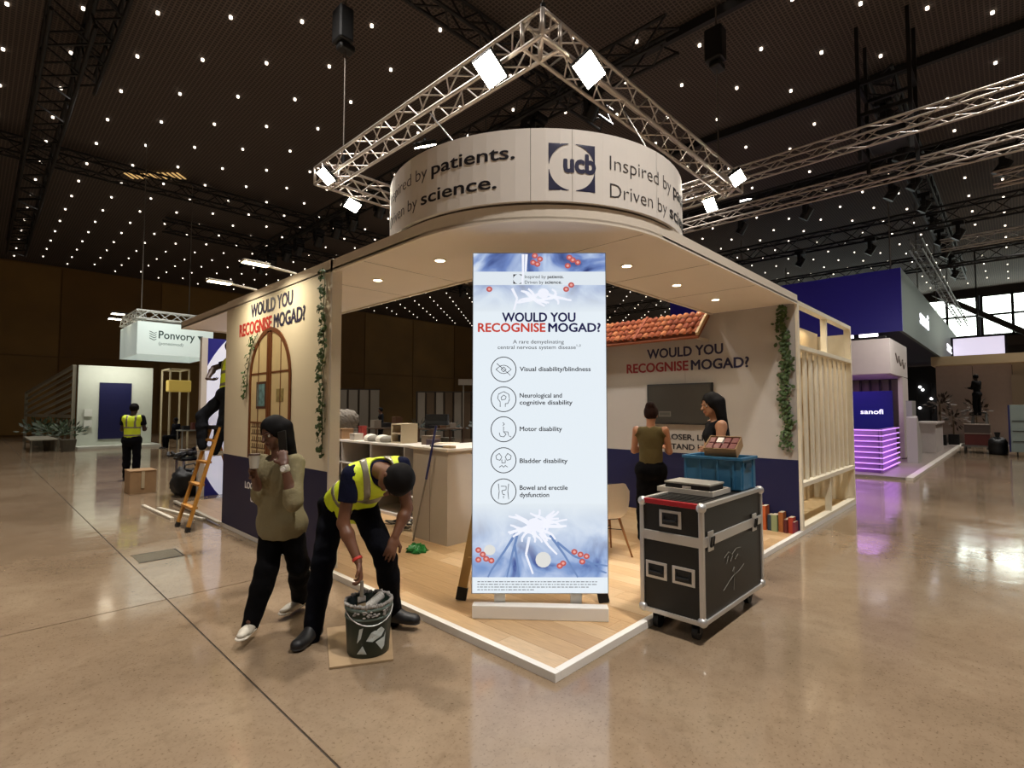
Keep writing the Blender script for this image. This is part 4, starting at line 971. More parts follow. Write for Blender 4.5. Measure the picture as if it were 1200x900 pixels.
MB().tube([bk + V((.155 * math.cos(a), .155 * math.sin(a), .30 - .09 * math.sin((a - th0 + 1.5) / 3 * math.pi))) for a in [th0 - 1.5 + 3 * k / 14 for k in range(15)]], .0035, 6).build('wire_handle', alu, pb, smooth=True)
t = thing('paint_roller', 'white paint roller resting inside the paint bucket', 'roller', tuple(bk + V((.02, 0, .25))))
MB().cyl(bk + V((.105, .02, .325)), bk + V((-.085, -.055, .275)), .03, n=16).build('sleeve', mat('roller_fleece', 'a8a49c', .9, bump=.5, bs=60), t, smooth=False)

# ---------------------------------------------------------------- loose battens on the floor at the left
for k, (a, c, lab) in enumerate((((-.42, 8.45), (-.36, 6.9), 'outer one of the loose white battens on the floor by the short ladder'), ((.02, 8.4), (.0, 6.0), 'batten lying along the stand edge behind the short ladder'), ((-.30, 8.0), (-.05, 6.5), 'middle one of the loose white battens beside the short ladder'))):
    tag(MB().bar((a[0], a[1], .018 + .02 * (k == 1)), (c[0], c[1], .018 + .02 * (k == 1)), .05, .03).build('batten', mat('batten_pale', 'cfc6b2', .5)), lab, 'batten', 'loose battens')

# ---------------------------------------------------------------- people: one continuous skin surface each, clothes and hair as children
class SDF:
    def __init__(s, res, k=.025): s.res = res; s.k = k; s.p = []
    def cone(s, a, b, ra, rb, flat=None, k=None, op=1): s.p.append(('c', np.array(a, float), np.array(b, float), ra, rb, flat, k or s.k, op)); return s
    def ell(s, c, r, ax, k=None, op=1): s.p.append(('e', np.array(c, float), np.array(r, float), np.array([list(a) for a in ax], float), None, None, k or s.k, op)); return s
    def plane(s, o, n): s.p.append(('p', np.array(o, float), np.array(n, float), 0, 0, None, 0, -1)); return s   # cuts away the side n points to
    def box(s, q):
        if q[0] == 'c': r = max(q[3], q[4]); lo = np.minimum(q[1], q[2]) - r; hi = np.maximum(q[1], q[2]) + r
        else: lo = q[1] - q[2].max(); hi = q[1] + q[2].max()
        return lo, hi
    def mesh(s):
        add = [q for q in s.p if q[7] == 1]; B = [s.box(q) for q in add]; h = s.res
        lo = np.min([b[0] for b in B], 0) - 3 * h; hi = np.max([b[1] for b in B], 0) + 3 * h; n = np.ceil((hi - lo) / h).astype(int) + 1
        vol = np.full(n, .2, np.float32); ax = [lo[i] + h * np.arange(n[i]) for i in range(3)]
        for q in s.p:
            if q[0] == 'p': i0, i1 = np.zeros(3, int), n
            else:
                b0, b1 = s.box(q); mg = q[6] * 2 + 2.5 * h
                i0 = np.clip(np.floor((b0 - mg - lo) / h).astype(int), 0, n); i1 = np.clip(np.ceil((b1 + mg - lo) / h).astype(int) + 1, 0, n)
                if (i1 <= i0).any(): continue
            sl = tuple(slice(a, b) for a, b in zip(i0, i1)); G = np.stack(np.meshgrid(*[ax[i][sl[i]] for i in range(3)], indexing='ij'), -1)
            if q[0] == 'c':
                a, b = q[1], q[2]; ab = b - a; t = np.clip(((G - a) @ ab) / max(ab @ ab, 1e-9), 0, 1); d = G - (a + t[..., None] * ab)
                if q[5] is not None:
                    nn, f = np.array(q[5][0], float), q[5][1]; nn = nn / np.linalg.norm(nn); dn = d @ nn; d = d + nn * (dn * (1 / f - 1))[..., None]
                r = q[3] + (q[4] - q[3]) * t; D_ = np.linalg.norm(d, axis=-1) - r
            elif q[0] == 'e':
                l = (G - q[1]) @ q[3].T; k0 = np.linalg.norm(l / q[2], axis=-1); D_ = (k0 - 1) * q[2].min() if q[2].min() > .5 * q[2].max() else k0 * (k0 - 1) / np.maximum(np.linalg.norm(l / q[2] ** 2, axis=-1), 1e-6)
            else: D_ = (G - q[1]) @ q[2] / np.linalg.norm(q[2])
            v = vol[sl]
            if q[7] == 1:
                k = q[6]; hh = np.clip(.5 + .5 * (v - D_) / k, 0, 1); vol[sl] = v * (1 - hh) + D_ * hh - k * hh * (1 - hh)
            else: vol[sl] = np.maximum(v, D_ if q[0] == 'p' else -D_)
        ins = vol < 0; N = [m - 1 for m in n]
        cnt = np.zeros(N, np.int8); cs = [(i, j, k) for i in (0, 1) for j in (0, 1) for k in (0, 1)]
        C_ = lambda A, c: A[c[0]:c[0] + N[0], c[1]:c[1] + N[1], c[2]:c[2] + N[2]]
        for c in cs: cnt += C_(ins, c)
        act = (cnt > 0) & (cnt < 8); idx = np.full(N, -1, int); w = np.argwhere(act); idx[act] = np.arange(len(w))
        acc = np.zeros((len(w), 3)); num = np.zeros(len(w)); i_, j_, k_ = w.T
        for c in cs:
            for a in range(3):
                if c[a]: continue
                e = list(c); e[a] = 1
                v0 = vol[i_ + c[0], j_ + c[1], k_ + c[2]]; v1 = vol[i_ + e[0], j_ + e[1], k_ + e[2]]; m = (v0 < 0) != (v1 < 0)
                t = np.where(m, v0 / np.where(v0 == v1, 1, v0 - v1), 0); p = np.tile(np.array(c, float), (len(w), 1)); p[:, a] += t
                acc[m] += p[m]; num[m] += 1
        P_ = (w + acc / num[:, None]) * h + lo; F = []
        for a in range(3):
            b, c = (a + 1) % 3, (a + 2) % 3; sl0 = [slice(None)] * 3; sl1 = [slice(None)] * 3; sl0[a] = slice(0, -1); sl1[a] = slice(1, None)
            x = ins[tuple(sl0)] != ins[tuple(sl1)]; q = np.argwhere(x); q = q[(q[:, b] > 0) & (q[:, c] > 0) & (q[:, b] < n[b] - 1) & (q[:, c] < n[c] - 1)]
            if not len(q): continue
            fl = ins[tuple(q.T)]; o = []
            for db, dc in ((1, 1), (0, 1), (0, 0), (1, 0)):
                r = q.copy(); r[:, b] -= db; r[:, c] -= dc; o.append(idx[tuple(r.T)])
            f = np.stack(o, 1); f[~fl] = f[~fl][:, ::-1]; F.append(f)
        return P_, np.concatenate(F)
    def build(s, name, m, parent, wob=0, seed=0, smooth=1):
        P_, F = s.mesh()
        if wob:                                           # folds of cloth
            r = np.random.RandomState(seed); nrm = np.zeros_like(P_); e = P_
            fn_ = np.cross(e[F[:, 1]] - e[F[:, 0]], e[F[:, 3]] - e[F[:, 0]])
            for c in range(4): np.add.at(nrm, F[:, c], fn_)
            nrm /= np.linalg.norm(nrm, axis=1)[:, None] + 1e-9; d = 0
            for q in range(7): kk = r.randn(3) * (22 + 8 * q); d = d + np.sin(P_ @ kk + r.rand() * 6 + 1.5 * np.sin(P_ @ (r.randn(3) * 12))) / (2 + q)
            P_ = P_ + nrm * (d * wob)[:, None]
        inv = np.array(PM[parent.name].inverted()); P_ = P_ @ inv[:3, :3].T + inv[:3, 3]
        me = bpy.data.meshes.new(name); me.vertices.add(len(P_)); me.vertices.foreach_set('co', P_.astype(np.float32).ravel()); me.loops.add(len(F) * 4); me.loops.foreach_set('vertex_index', F.ravel().astype(np.int32))
        me.polygons.add(len(F)); me.polygons.foreach_set('loop_start', np.arange(0, len(F) * 4, 4, dtype=np.int32)); me.polygons.foreach_set('loop_total', np.full(len(F), 4, np.int32)); me.update(calc_edges=True)
        me.polygons.foreach_set('use_smooth', [True] * len(F)); me.validate(); me.materials.append(m)
        o = bpy.data.objects.new(name, me); COL.objects.link(o); o.parent = parent; PM[o.name] = PM[parent.name]
        if smooth: sm = o.modifiers.new('s', 'SMOOTH'); sm.iterations = smooth; sm.factor = .5
        return o
def nz(v): v = np.array(v, float); return v / (np.linalg.norm(v) + 1e-9)
def A3(*v): return np.array(v, float)
def hand(S, W, d, pn, curl, s, thumb_side, spread=.12):   # wrist, direction, palm normal (towards where the fingers curl), curl in radians per joint
    d = nz(d); pn = nz(A3(*pn) - d * (A3(*pn) @ d)); sd = np.cross(d, pn) * thumb_side
    S.cone(W, W + d * .04 * s, .026 * s, .034 * s, (pn, .55), .012); S.cone(W + d * .03 * s, W + d * .085 * s, .036 * s, .038 * s, (pn, .42), .012)
    for k, (o, L_) in enumerate(((.030, .068), (.010, .077), (-.010, .072), (-.029, .057))):
        b = W + d * (.088 + .006 * (1.5 - abs(k - 1.2))) * s + sd * o * s; a = 0; dd = nz(d + sd * (spread * (1.2 - k) * .5))
        for j, f in enumerate((.45, .32, .25)):
            a += curl * (.6 if j == 0 else 1); v = dd * math.cos(a) + pn * math.sin(a); e = b + v * L_ * f * s; S.cone(b, e, (.0098 - .0012 * j) * s, (.0092 - .0012 * j) * s, None, .004); b = e
    b = W + d * .028 * s + sd * .026 * s; v = nz(d * .6 + sd * .75 + pn * .3); e = b + v * .042 * s; S.cone(b, e, .015 * s, .012 * s, None, .008); v = nz(d * .9 + sd * .2 + pn * (.2 + .5 * curl)); S.cone(e, e + v * .034 * s, .0115 * s, .009 * s, None, .004)
def person(label, J, res=.008, s=1.0, skin='6b4632', top='202020', sleeve=.9, trousers='0c0c10', shoes='0b0b0b', sole=None, hair='short', hairc='0d0a09', vest=None, hem=.0, boxy=0, group=None, name='person', skirt=False, curl=(.5, .5), palm=(None, None), loose=.0, hk=None, cuff=1.0, hl_=.12, boot=False, tank=False, stripes='8a8474', face=True):
    J = {k: A3(*v) for k, v in J.items()}
    zlow = min(J['toeL'][2], J['toeR'][2]); base = (J['hipL'] + J['hipR']) / 2; t = thing(name, label, 'person', (base[0], base[1], max(0, zlow - .03)), group=group)
    r = lambda x: x * s
    pel = (J['hipL'] + J['hipR']) / 2; sh = (J['shL'] + J['shR']) / 2; side = nz(J['shL'] - J['shR']); spine = nz(sh - pel); front = nz(np.cross(side, spine)); hs = nz(J['hipL'] - J['hipR']); hfront = nz(np.cross(hs, spine))
    waist = pel + (sh - pel) * .38 + (0 if 'bend' not in J else J['bend']); chest = pel + (sh - pel) * .78
    neck0 = sh + spine * .03 * s; hc, hf, hu = J['head'], nz(J['face']), nz(J['up']); hu = nz(hu - hf * (hu @ hf)); hsd = np.cross(hu, hf) * 1.0; hl = -hsd
    ax = [hsd, hf, hu]
    sk = mat('skin_' + skin, skin, .5, var=.05, vs=12)
    def torso(S, g, k=None, lo=0):
        S.cone(pel - spine * lo, waist, r(.145) + g, r(.128) + g, (hfront, .72), k); S.cone(waist, chest, r(.128) + g, r(.15) + g, (front, .70), k)
        S.cone(J['shR'] * .82 + sh * .18 - spine * .03, J['shL'] * .82 + sh * .18 - spine * .03, r(.062) + g, r(.062) + g, None, k)
        S.cone(chest - side * .07 * s + front * .03 * s, chest + side * .07 * s + front * .03 * s, r(.085) + g, r(.085) + g, None, k)
    def legs(S, g, e=1.0, l=0):
        for q in 'LR':
            h, k_, a = J['hip' + q], J['knee' + q], J['ank' + q]
            S.cone(h, k_, r(.086) + g, r(.056) + g + l); m_ = k_ + (a - k_) * .35; end = k_ + (a - k_) * e + nz(a - k_) * g * 2
            S.cone(k_, m_, r(.054) + g + l, r(.055) + g + l); S.cone(m_, end, r(.055) + g + l, r(.036) + g + l * 1.3)
        S.cone(J['hipL'], J['hipR'], r(.10) + g, r(.10) + g); bt = pel - hfront * .045 * s - spine * .02; S.cone(bt - hs * .06 * s, bt + hs * .06 * s, r(.095) + g, r(.095) + g)
    def arm(S, q, g, f0=1, l=0):
        a, e, w = J['sh' + q], J['elb' + q], J['wr' + q]
        if f0 <= 1: S.cone(a, a + (e - a) * f0, r(.05) + g + l, r(.05 - .012 * f0) + g + l * 1.6)
        else: S.cone(a, e, r(.05) + g + l, r(.038) + g + l); S.cone(e, e + (w - e) * (f0 - 1), r(.038) + g + l, r(.036 - .01 * (f0 - 1)) + g + l)
    # body
    S = SDF(res); torso(S, 0); legs(S, 0)
    for q in 'LR':
        arm(S, q, 0); e, w = J['elb' + q], J['wr' + q]; m_ = e + (w - e) * .3; S.cone(e, m_, r(.038), r(.042)); S.cone(m_, w, r(.042), r(.026))
        hd = J['hand' + q] - w; pn = palm[0 if q == 'L' else 1]; pn = A3(*pn) if pn is not None else (np.cross(hd, side) if abs(nz(hd) @ side) < .9 else front)
        hand(S, w, hd, pn, curl[0 if q == 'L' else 1], s, 1 if ((np.cross(nz(hd), nz(pn)) @ (front if abs(nz(hd) @ front) < .8 else spine)) > 0) else -1)
        a, k_, to = J['ank' + q], J['knee' + q], J['toe' + q]; S.cone(a, a + (to - a) * .3, r(.034), r(.028))
    S.cone(neck0 - spine * .03, hc - hu * .06 * s - hf * .015, r(.056), r(.052)); 
    S.ell(hc + hu * .028 * s - hf * .008 * s, r(A3(.076, .097, .096)), ax, .02); S.ell(hc + hf * .022 * s - hu * .045 * s, r(A3(.060, .068, .074)), ax, .02)
    S.ell(hc + hf * .062 * s - hu * .092 * s, r(A3(.026, .022, .020)), ax, .015)
    for q in (-1, 1): S.ell(hc + hf * .096 * s + hsd * .033 * q * s + hu * .004 * s, r(A3(.017, .012, .011)), ax, .01, -1)
    S.cone(hc + hf * .088 * s + hu * .008 * s, hc + hf * .112 * s - hu * .028 * s, r(.009), r(.0145), None, .012)
    for q in (-1, 1):
        S.ell(hc + hsd * .077 * q * s - hf * .012 * s - hu * .008 * s, r(A3(.011, .02, .031)), ax, .006)
        S.cone(hc + hf * .092 * s + hsd * .02 * q * s + hu * .021 * s, hc + hf * .084 * s + hsd * .048 * q * s + hu * .02 * s, r(.008), r(.007), None, .01)
    body = S.build('body', sk, t)
    if face:
        b, b2, b3 = MB(), MB(), MB()
        for q in (-1, 1):
            c = hc + hf * .0745 * s + hsd * .033 * q * s + hu * .003 * s; b = MB(); b.sph(V(c), .0125 * s, 10, 8); ey = b.build('eye', mat('eye_white', 'c8c0b4', .2), t, smooth=True)
            b = MB(); b.sph(V(c + hf * .0078 * s), .0062 * s, 8, 6); b.build('iris', mat('iris_dark', '140c08', .2), ey, smooth=True)
            MB().tube([V(hc + hf * (.098 - .012 * x_) * s + hsd * q * (.018 + .017 * x_) * s + hu * (.028 + .004 * (1 - abs(x_ - 1))) * s) for x_ in (0, 1, 2)], [.0022, .003, .0015]).build('eyebrow', mat('hair_' + hairc, hairc, .75, spec=.15), t)
        b = MB(); b.sph(V(hc + hf * .089 * s - hu * .057 * s), (.024 * s, .009 * s, .0055 * s), 12, 6, tuple(hsd), tuple(hf), tuple(hu)); b.sph(V(hc + hf * .088 * s - hu * .066 * s), (.019 * s, .009 * s, .006 * s), 12, 6, tuple(hsd), tuple(hf), tuple(hu)); b.build('lips', mat('lips_' + skin, (L(int(skin[:2], 16)) * .9, L(int(skin[2:4], 16)) * .55, L(int(skin[4:], 16)) * .55, 1), .45), t, smooth=True)
    # hair
    hm = mat('hair_' + hairc, hairc, .75, bump=.4, bs=160, spec=.15)
    S = SDF(max(res, .006), .02); g = .013
    S.ell(hc + hu * .034 * s - hf * .014 * s, r(A3(.078, .096, .096)) + g, ax)
    if hair == 'long':
        for k in range(-2, 3):
            a = hc + hu * .03 * s - hf * .06 * s + hsd * .035 * k * s; e = sh - spine * hl_ - front * (.125 - .025 * abs(k)) * s + side * (-1) * .04 * k * s * (1 if (hsd @ side) < 0 else -1)
            if hk is not None: e = hk[0] + nz(hk[1]) * .035 * k * s
            S.cone(a, e, r(.052), r(.04), None, .03)
        for q in (-1, 1): S.cone(hc + hsd * .07 * q * s + hu * .03 * s, hc + hsd * .082 * q * s - hu * .11 * s - hf * .03 * s, r(.03), r(.026), None, .03)
    if hair == 'bun': S.ell(hc + hu * .115 * s - hf * .07 * s, r(A3(.062, .058, .052)), ax)
    S.ell(hc + hf * .095 * s - hu * .035 * s, r(A3(.066, .082, .098)), ax, .01, -1)
    if hair != 'long': S.plane(hc - hu * .075 * s, -hu * 1.0 + hf * .0)
    S.build('hair', hm, t, wob=.0025, seed=3)
    # top
    tm = mat('cloth_' + top, top, .9, bump=.25, bs=60, spec=.15); S = SDF(res, .03); gg = .013 + loose
    torso(S, gg, lo=.02 + hem)
    if boxy: S.cone(pel - spine * hem, chest, r(.158) + gg + boxy * .7, r(.15) + gg + boxy * .5, (front, .80)); S.cone(J['hipL'], J['hipR'], r(.10) + gg + .004, r(.10) + gg + .004); bt = pel - hfront * .045 * s - spine * .02; S.cone(bt - hs * .06 * s, bt + hs * .06 * s, r(.095) + gg + .004, r(.095) + gg + .004); S.cone(pel - spine * hem, waist, r(.15) + gg + boxy, r(.14) + gg + boxy * .6, (hfront, .8)); S.cone(waist, chest, r(.14) + gg + boxy * .6, r(.15) + gg, (front, .76))
    if not tank:
        for q in 'LR': arm(S, q, gg * .8, sleeve, .006 + loose * .5)
        if sleeve <= 1:
            for q in 'LR': d_ = nz(J['elb' + q] - J['sh' + q]); S.ell(J['sh' + q] + (J['elb' + q] - J['sh' + q]) * sleeve + d_ * .075, A3(.1, .1, .078), [np.cross(d_, nz(A3(.3, .5, .81))), np.cross(d_, np.cross(d_, nz(A3(.3, .5, .81)))), d_], .01, -1)
    else:
        for q in 'LR': S.ell(J['sh' + q] + (J['sh' + q] - sh) * .28 + spine * .02, A3(.095, .13, .10) * s, [side, front, spine], .01, -1)
    S.plane(pel - spine * (.06 + hem) * s, -spine); S.ell(neck0 + spine * .05 * s + front * .03 * s, A3(.075, .085, .07) * s, [side, front, spine], .01, -1)
    S.build('top', tm, t, wob=.004 + loose * .15, seed=1)
    if vest:
        vm = mat('hivis_yellow', vest, .6, bump=.25, bs=40, emit=.10, ecol=vest) if False else mat('hivis_yellow', vest, .6, bump=.25, bs=40)
        def vs_(g): 
            S = SDF(res, .03); torso(S, gg + g, lo=.03)
            for q in 'LR': S.ell(J['sh' + q] + (J['sh' + q] - sh) * .42 - front * .0, A3(.068, .15, .12) * s, [side, front, spine], .01, -1)
            S.plane(pel + spine * -.035 * s, -spine); S.ell(neck0 + spine * .04 * s + front * .07 * s, A3(.085, .14, .12) * s, [side, front, spine], .01, -1)
            return S
        vs_(.016).build('hivis_vest', vm, t, wob=.005, seed=6)
        sm = mat('reflective_tape', stripes, .35, .4)
        for a0_, a1_ in ((.08, .13), (.26, .31)):
            S = vs_(.0215); S.plane(pel + spine * a1_, spine); S.plane(pel + spine * a0_, -spine); S.build('reflective_band', sm, t, wob=.005, seed=6)
        for q in (-1, 1):
            S = vs_(.0215); c = sh + side * .085 * q * s; S.plane(c + side * .024, side); S.plane(c - side * .024, -side); S.plane(pel + spine * .29, -spine); S.build('reflective_strap', sm, t, wob=.005, seed=6)
    # trousers / skirt
    trm = mat('cloth_' + trousers, trousers, .9, bump=.2, bs=50, spec=.1); S = SDF(res, .03); legs(S, .014 + loose * .2, cuff, .008); S.cone(pel, waist * .25 + pel * .75, r(.142) + .006, r(.135) + .004, (hfront, .72))
    if skirt: S.cone(pel, (J['kneeL'] + J['kneeR']) / 2, r(.15), r(.19), (hfront, .75))
    S.build('trousers', trm, t, wob=.004, seed=2)
    # shoes
    shm = mat('shoe_' + shoes, shoes, .5); som = mat('sole_' + (sole or shoes), sole or shoes, .5)
    for q in 'LR':
        a, to = J['ank' + q], J['toe' + q]; fd = to - a; L_ = np.linalg.norm(fd); up = J.get('fup' + q, A3(0, 0, 1)); fd = nz(fd - up * (fd @ up)); sd = np.cross(fd, up)
        bot = J.get('solez' + q, a - up * .075 * s); heel = a - up * .045 * s - fd * .03 * s; tp = heel + fd * .20 * s - up * .012 * s
        S = SDF(min(res, .008), .02)
        if boot: S.cone(heel, a + nz(J['knee' + q] - a) * .07, .044, .044, None, .02); S.cone(heel, tp, .05, .046, (up, .9), .02); S.cone(a, heel + (tp - heel) * .6, .046, .04, None, .02)
        S.cone(heel, heel + up * .05 * s + fd * .01, .038 * s, .042 * s, None, .02); S.cone(heel, tp - fd * .06 * s, .036 * s, .044 * s, (up, .8), .02); S.cone(tp - fd * .07 * s, tp, .044 * s, .034 * s, (up, .62), .02)
        S.plane(a - up * .078 * s, -up); o = S.build('shoe', shm, t)
        S = SDF(min(res, .008), .01); S.cone(heel - up * .026 * s, tp - up * .02 * s, .042 * s, .046 * s, (up, .3), .01); S.plane(a - up * .084 * s, -up); S.build('sole', som, o)
    return t
def stand(x, y, h, face_deg, z=0, lean=0, arms='down', stride=.0):   # joints of a figure on its feet; face_deg is where it faces, in the hall plan
    f = A3(math.cos(math.radians(face_deg)), math.sin(math.radians(face_deg)), 0); l = A3(-f[1], f[0], 0); u = A3(0, 0, 1); k = h / 1.75; o = A3(x, y, z)
    J = {}
    for q, m in (('L', 1), ('R', -1)):
        J['hip' + q] = o + l * .095 * m * k + u * .92 * k; J['knee' + q] = o + l * .11 * m * k + u * .50 * k + f * (.03 + stride * m * .5); J['ank' + q] = o + l * .12 * m * k + u * .08 * k + f * stride * m; J['toe' + q] = J['ank' + q] + f * .2 * k - u * .05 * k
        s_ = o + l * .185 * m * k + u * 1.44 * k + f * lean * .5; J['sh' + q] = s_
        if arms == 'down': J['elb' + q] = s_ - u * .29 * k + l * .05 * m; J['wr' + q] = J['elb' + q] - u * .25 * k + f * .06; J['hand' + q] = J['wr' + q] - u * .1
        elif arms == 'front': J['elb' + q] = s_ - u * .28 * k + l * .04 * m + f * .04; J['wr' + q] = J['elb' + q] + f * .23 * k - l * .07 * m + u * .03; J['hand' + q] = J['wr' + q] + f * .08 - l * .04 * m
        else: J['elb' + q] = s_ + f * .18 * k + l * .1 * m - u * .1; J['wr' + q] = J['elb' + q] + f * .16 + u * .17; J['hand' + q] = J['wr' + q] + f * .05 + u * .08
    J['head'] = o + u * 1.635 * k + f * (.03 + lean); J['face'] = f - u * (.1 + lean * 3); J['up'] = u + f * lean * 2
    return J
CL = {}
# the worker bending over the bucket
J = dict(hipR=(-0.504, 1.763, 0.885), hipL=(-0.402, 1.528, 0.914), kneeR=(-0.648, 1.624, 0.507), kneeL=(-0.38, 1.231, 0.56), ankR=(-0.73, 1.594, 0.099), ankL=(-0.225, 1.374, 0.131), toeR=(-0.853, 1.52, 0.06), toeL=(-0.163, 1.266, 0.069),
         shR=(-0.624, 1.283, 1.17), shL=(-0.309, 1.158, 1.213), elbR=(-0.661, 1.322, 0.84), wrR=(-0.628, 1.171, 0.605), handR=(-0.617, 1.131, 0.433), elbL=(-0.242, 1.176, 0.901), wrL=(-0.357, 1.151, 0.724), handL=(-0.419, 1.128, 0.605),
         head=(-0.485, 0.966, 1.151), face=(0, 0, 0), up=(0, 0, 0))
camr, camf = A3(_r.x, _r.y, 0), A3(_f0.x, _f0.y, 0); U = A3(0, 0, 1)
J['face'] = camr * -.35 + camf * -.10 - U * .9; J['up'] = camr * .75 - camf * .55 - U * .35
wk = person('worker in a yellow hi-vis vest and navy t-shirt bending over the paint bucket', J, .007, 1.02, skin='6a442e', top='10142c', sleeve=.55, trousers='07080f', shoes='100f10', sole='2a2826', vest='d2e428', cuff=1.12, boot=True, curl=(.35, .75), palm=(tuple(-camf * .2 - camr * .3 - U * .5 + camf * .6), tuple(-camr * .8 - camf * .3)))
a, b_ = A3(*J['elbR']), A3(*J['wrR']); c = a + (b_ - a) * .93; S = SDF(.004, .005); S.cone(c - nz(b_ - a) * .012, c + nz(b_ - a) * .012, .034, .034); S.plane(c + nz(b_ - a) * .01, nz(b_ - a)); S.plane(c - nz(b_ - a) * .01, -nz(b_ - a)); S.build('wristband', mat('band_red', 'c8382c', .5), wk)
t = thing('paint_brush', 'small brush held into the bucket by the bending worker', 'brush', (-0.632, 1.104, 0.444))
hb = V((-0.636, 1.108, 0.444)); MB().cyl(hb + V((0, 0, .05)), hb - V((0, 0, .05)), .011, .014, 8).build('handle', mat('brush_handle', '7a7264', .5), t); MB().obox(hb - V((0, 0, .07)), (.05, .02, .04)).build('ferrule', alu, t); MB().obox(hb - V((0, 0, .105)), (.05, .02, .05)).build('bristles', mat('bristle', '', 0), t)

# the woman on the phone
J = dict(hipR=(-0.827, 2.069, 0.773), hipL=(-0.797, 1.865, 0.792), kneeR=(-0.937, 1.895, 0.476), kneeL=(-0.692, 1.929, 0.441), ankR=(-1.019, 1.922, 0.144), ankL=(-0.57, 2.177, 0.115), toeR=(-1.115, 1.821, 0.125), toeL=(-0.709, 2.119, 0.1),
         shR=(-0.896, 2.111, 1.206), shL=(-0.803, 1.785, 1.223), elbL=(-0.855, 1.666, 0.967), wrL=(-0.913, 1.697, 1.225), handL=(-0.907, 1.777, 1.364), elbR=(-0.952, 1.997, 0.982), wrR=(-1.034, 1.909, 1.14), handR=(-1.082, 1.844, 1.222),
         head=(-0.881, 1.952, 1.437), face=(0, 0, 0), up=(0, 0, 0))
J['face'] = camr * -.48 - camf * .85 - U * .26; J['up'] = U + camr * -.12
ph = person('woman in an olive blouse and black trousers walking with a phone at her ear', J, .007, .95, skin='5a3a2a', top='7d7458', sleeve=1.25, trousers='08080a', shoes='b8b0a0', sole='c8c0b0', hair='long', hairc='0a0808', hem=.045, boxy=.022, loose=.006, cuff=1.04, curl=(.8, .8), palm=(tuple(-camr * .3 + camf * .9), tuple(camr * .8 - camf * .2)), name='person')
a, b_ = A3(*J['elbL']), A3(*J['wrL']); c = a + (b_ - a) * .9; S = SDF(.004, .005); S.cone(c - nz(b_ - a) * .006, c + nz(b_ - a) * .006, .033, .033); S.build('watch_strap', mat('strap_pale', 'a8a090', .5), ph)
MB().cyl(V(c - camf * .030), V(c - camf * .042), .016, n=16).build('watch_face', mat('watch_white', 'e0dcd4', .3), ph)
t = thing('phone', 'black phone held to the ear of the woman in the olive blouse', 'phone', (-0.878, 1.819, 1.379)); MB().obox((-0.878, 1.819, 1.386), (.012, .07, .145), tuple(nz(camf * .9 + camr * .3)), tuple(nz(camr * .9 - camf * .3 + U * .2)), tuple(nz(U - camr * .1))).build('case', blackp, t, bevel=.004)
t = thing('cup', 'small white cup held in front by the woman in the olive blouse', 'cup', (-1.07, 1.802, 1.253)); p = V((-1.074, 1.806, 1.253)); b = MB(); b.cyl(p - V((0, 0, .045)), p + V((0, 0, .045)), .028, .037, 18); b.build('body', mat('cup_white', 'b0aa9c', .5), t); MB().cyl(p + V((0, 0, .045)), p + V((0, 0, .055)), .039, .036, 18).build('lid', mat('cup_lid', '3a2418', .5), t)

# the two women by the screen
J = stand(3.30, 1.20, 1.62, 20, z=.03, arms='front', lean=.02)
person('woman in an olive tank top seen from behind, facing the wall screen', J, .009, .93, skin='a8765a', top='5a5034', trousers='08080c', hair='bun', hairc='24100c', tank=True, hem=.02, skirt=True, shoes='101010', curl=(.5, .5), face=False)
J = stand(2.86, .19, 1.74, 128, z=.03, arms='front', lean=.03)
J['face'] = camr * -1.0 - camf * .1 - U * .15; J['up'] = U
for q in 'LR': J['wr' + q] = J['elb' + q] + A3(*(-camr * .12 - camf * .17 + U * .02)); J['hand' + q] = J['wr' + q] - camf * .1 - camr * .03
pw = person('woman in a black sleeveless dress with long dark hair reaching over the blue crate', J, .009, .97, skin='a87a5c', top='09090c', trousers='0a0a0e', hair='long', hairc='0c0a0b', hl_=.34, tank=True, hem=.06, skirt=True, shoes='101010', curl=(.5, .5))

# workers further off on the left
J = stand(.12, 12.55, 1.72, 60, arms='front', lean=.05, stride=.06)
person('worker in a yellow vest standing before the pale stand with the dark door', J, .016, 1.0, skin='3a261c', top='12121a', sleeve=.6, trousers='0c0c10', vest='a8b820', face=False)
J = stand(.17, 6.24, 1.7, -15, z=1.0, arms='reach')
J['hipL'] = A3(.13, 6.24, 1.84); J['hipR'] = A3(.10, 6.06, 1.84); J['kneeL'] = A3(-.16, 6.35, 1.52); J['kneeR'] = A3(.02, 6.02, 1.42); J['ankL'] = A3(-.17, 6.28, 1.11); J['ankR'] = A3(-.08, 6.02, 1.05); J['toeL'] = A3(-.02, 6.26, 1.05); J['toeR'] = A3(.06, 6.02, 1.0)
J['elbL'] = A3(.02, 6.5, 2.22); J['wrL'] = A3(-.12, 6.3, 2.05); J['handL'] = A3(-.05, 6.2, 2.03)
for q in ('shL', 'shR'): J[q] = J[q] + A3(.0, 0, -.09)
J['head'] = J['head'] + A3(0, 0, -.09)
person('worker in a yellow vest up on the short ladder, half hidden by the cream wall', J, .010, 1.0, skin='3c281e', top='14141c', sleeve=.6, trousers='15171c', vest='b4c818', shoes='c0b8a8', face=False)

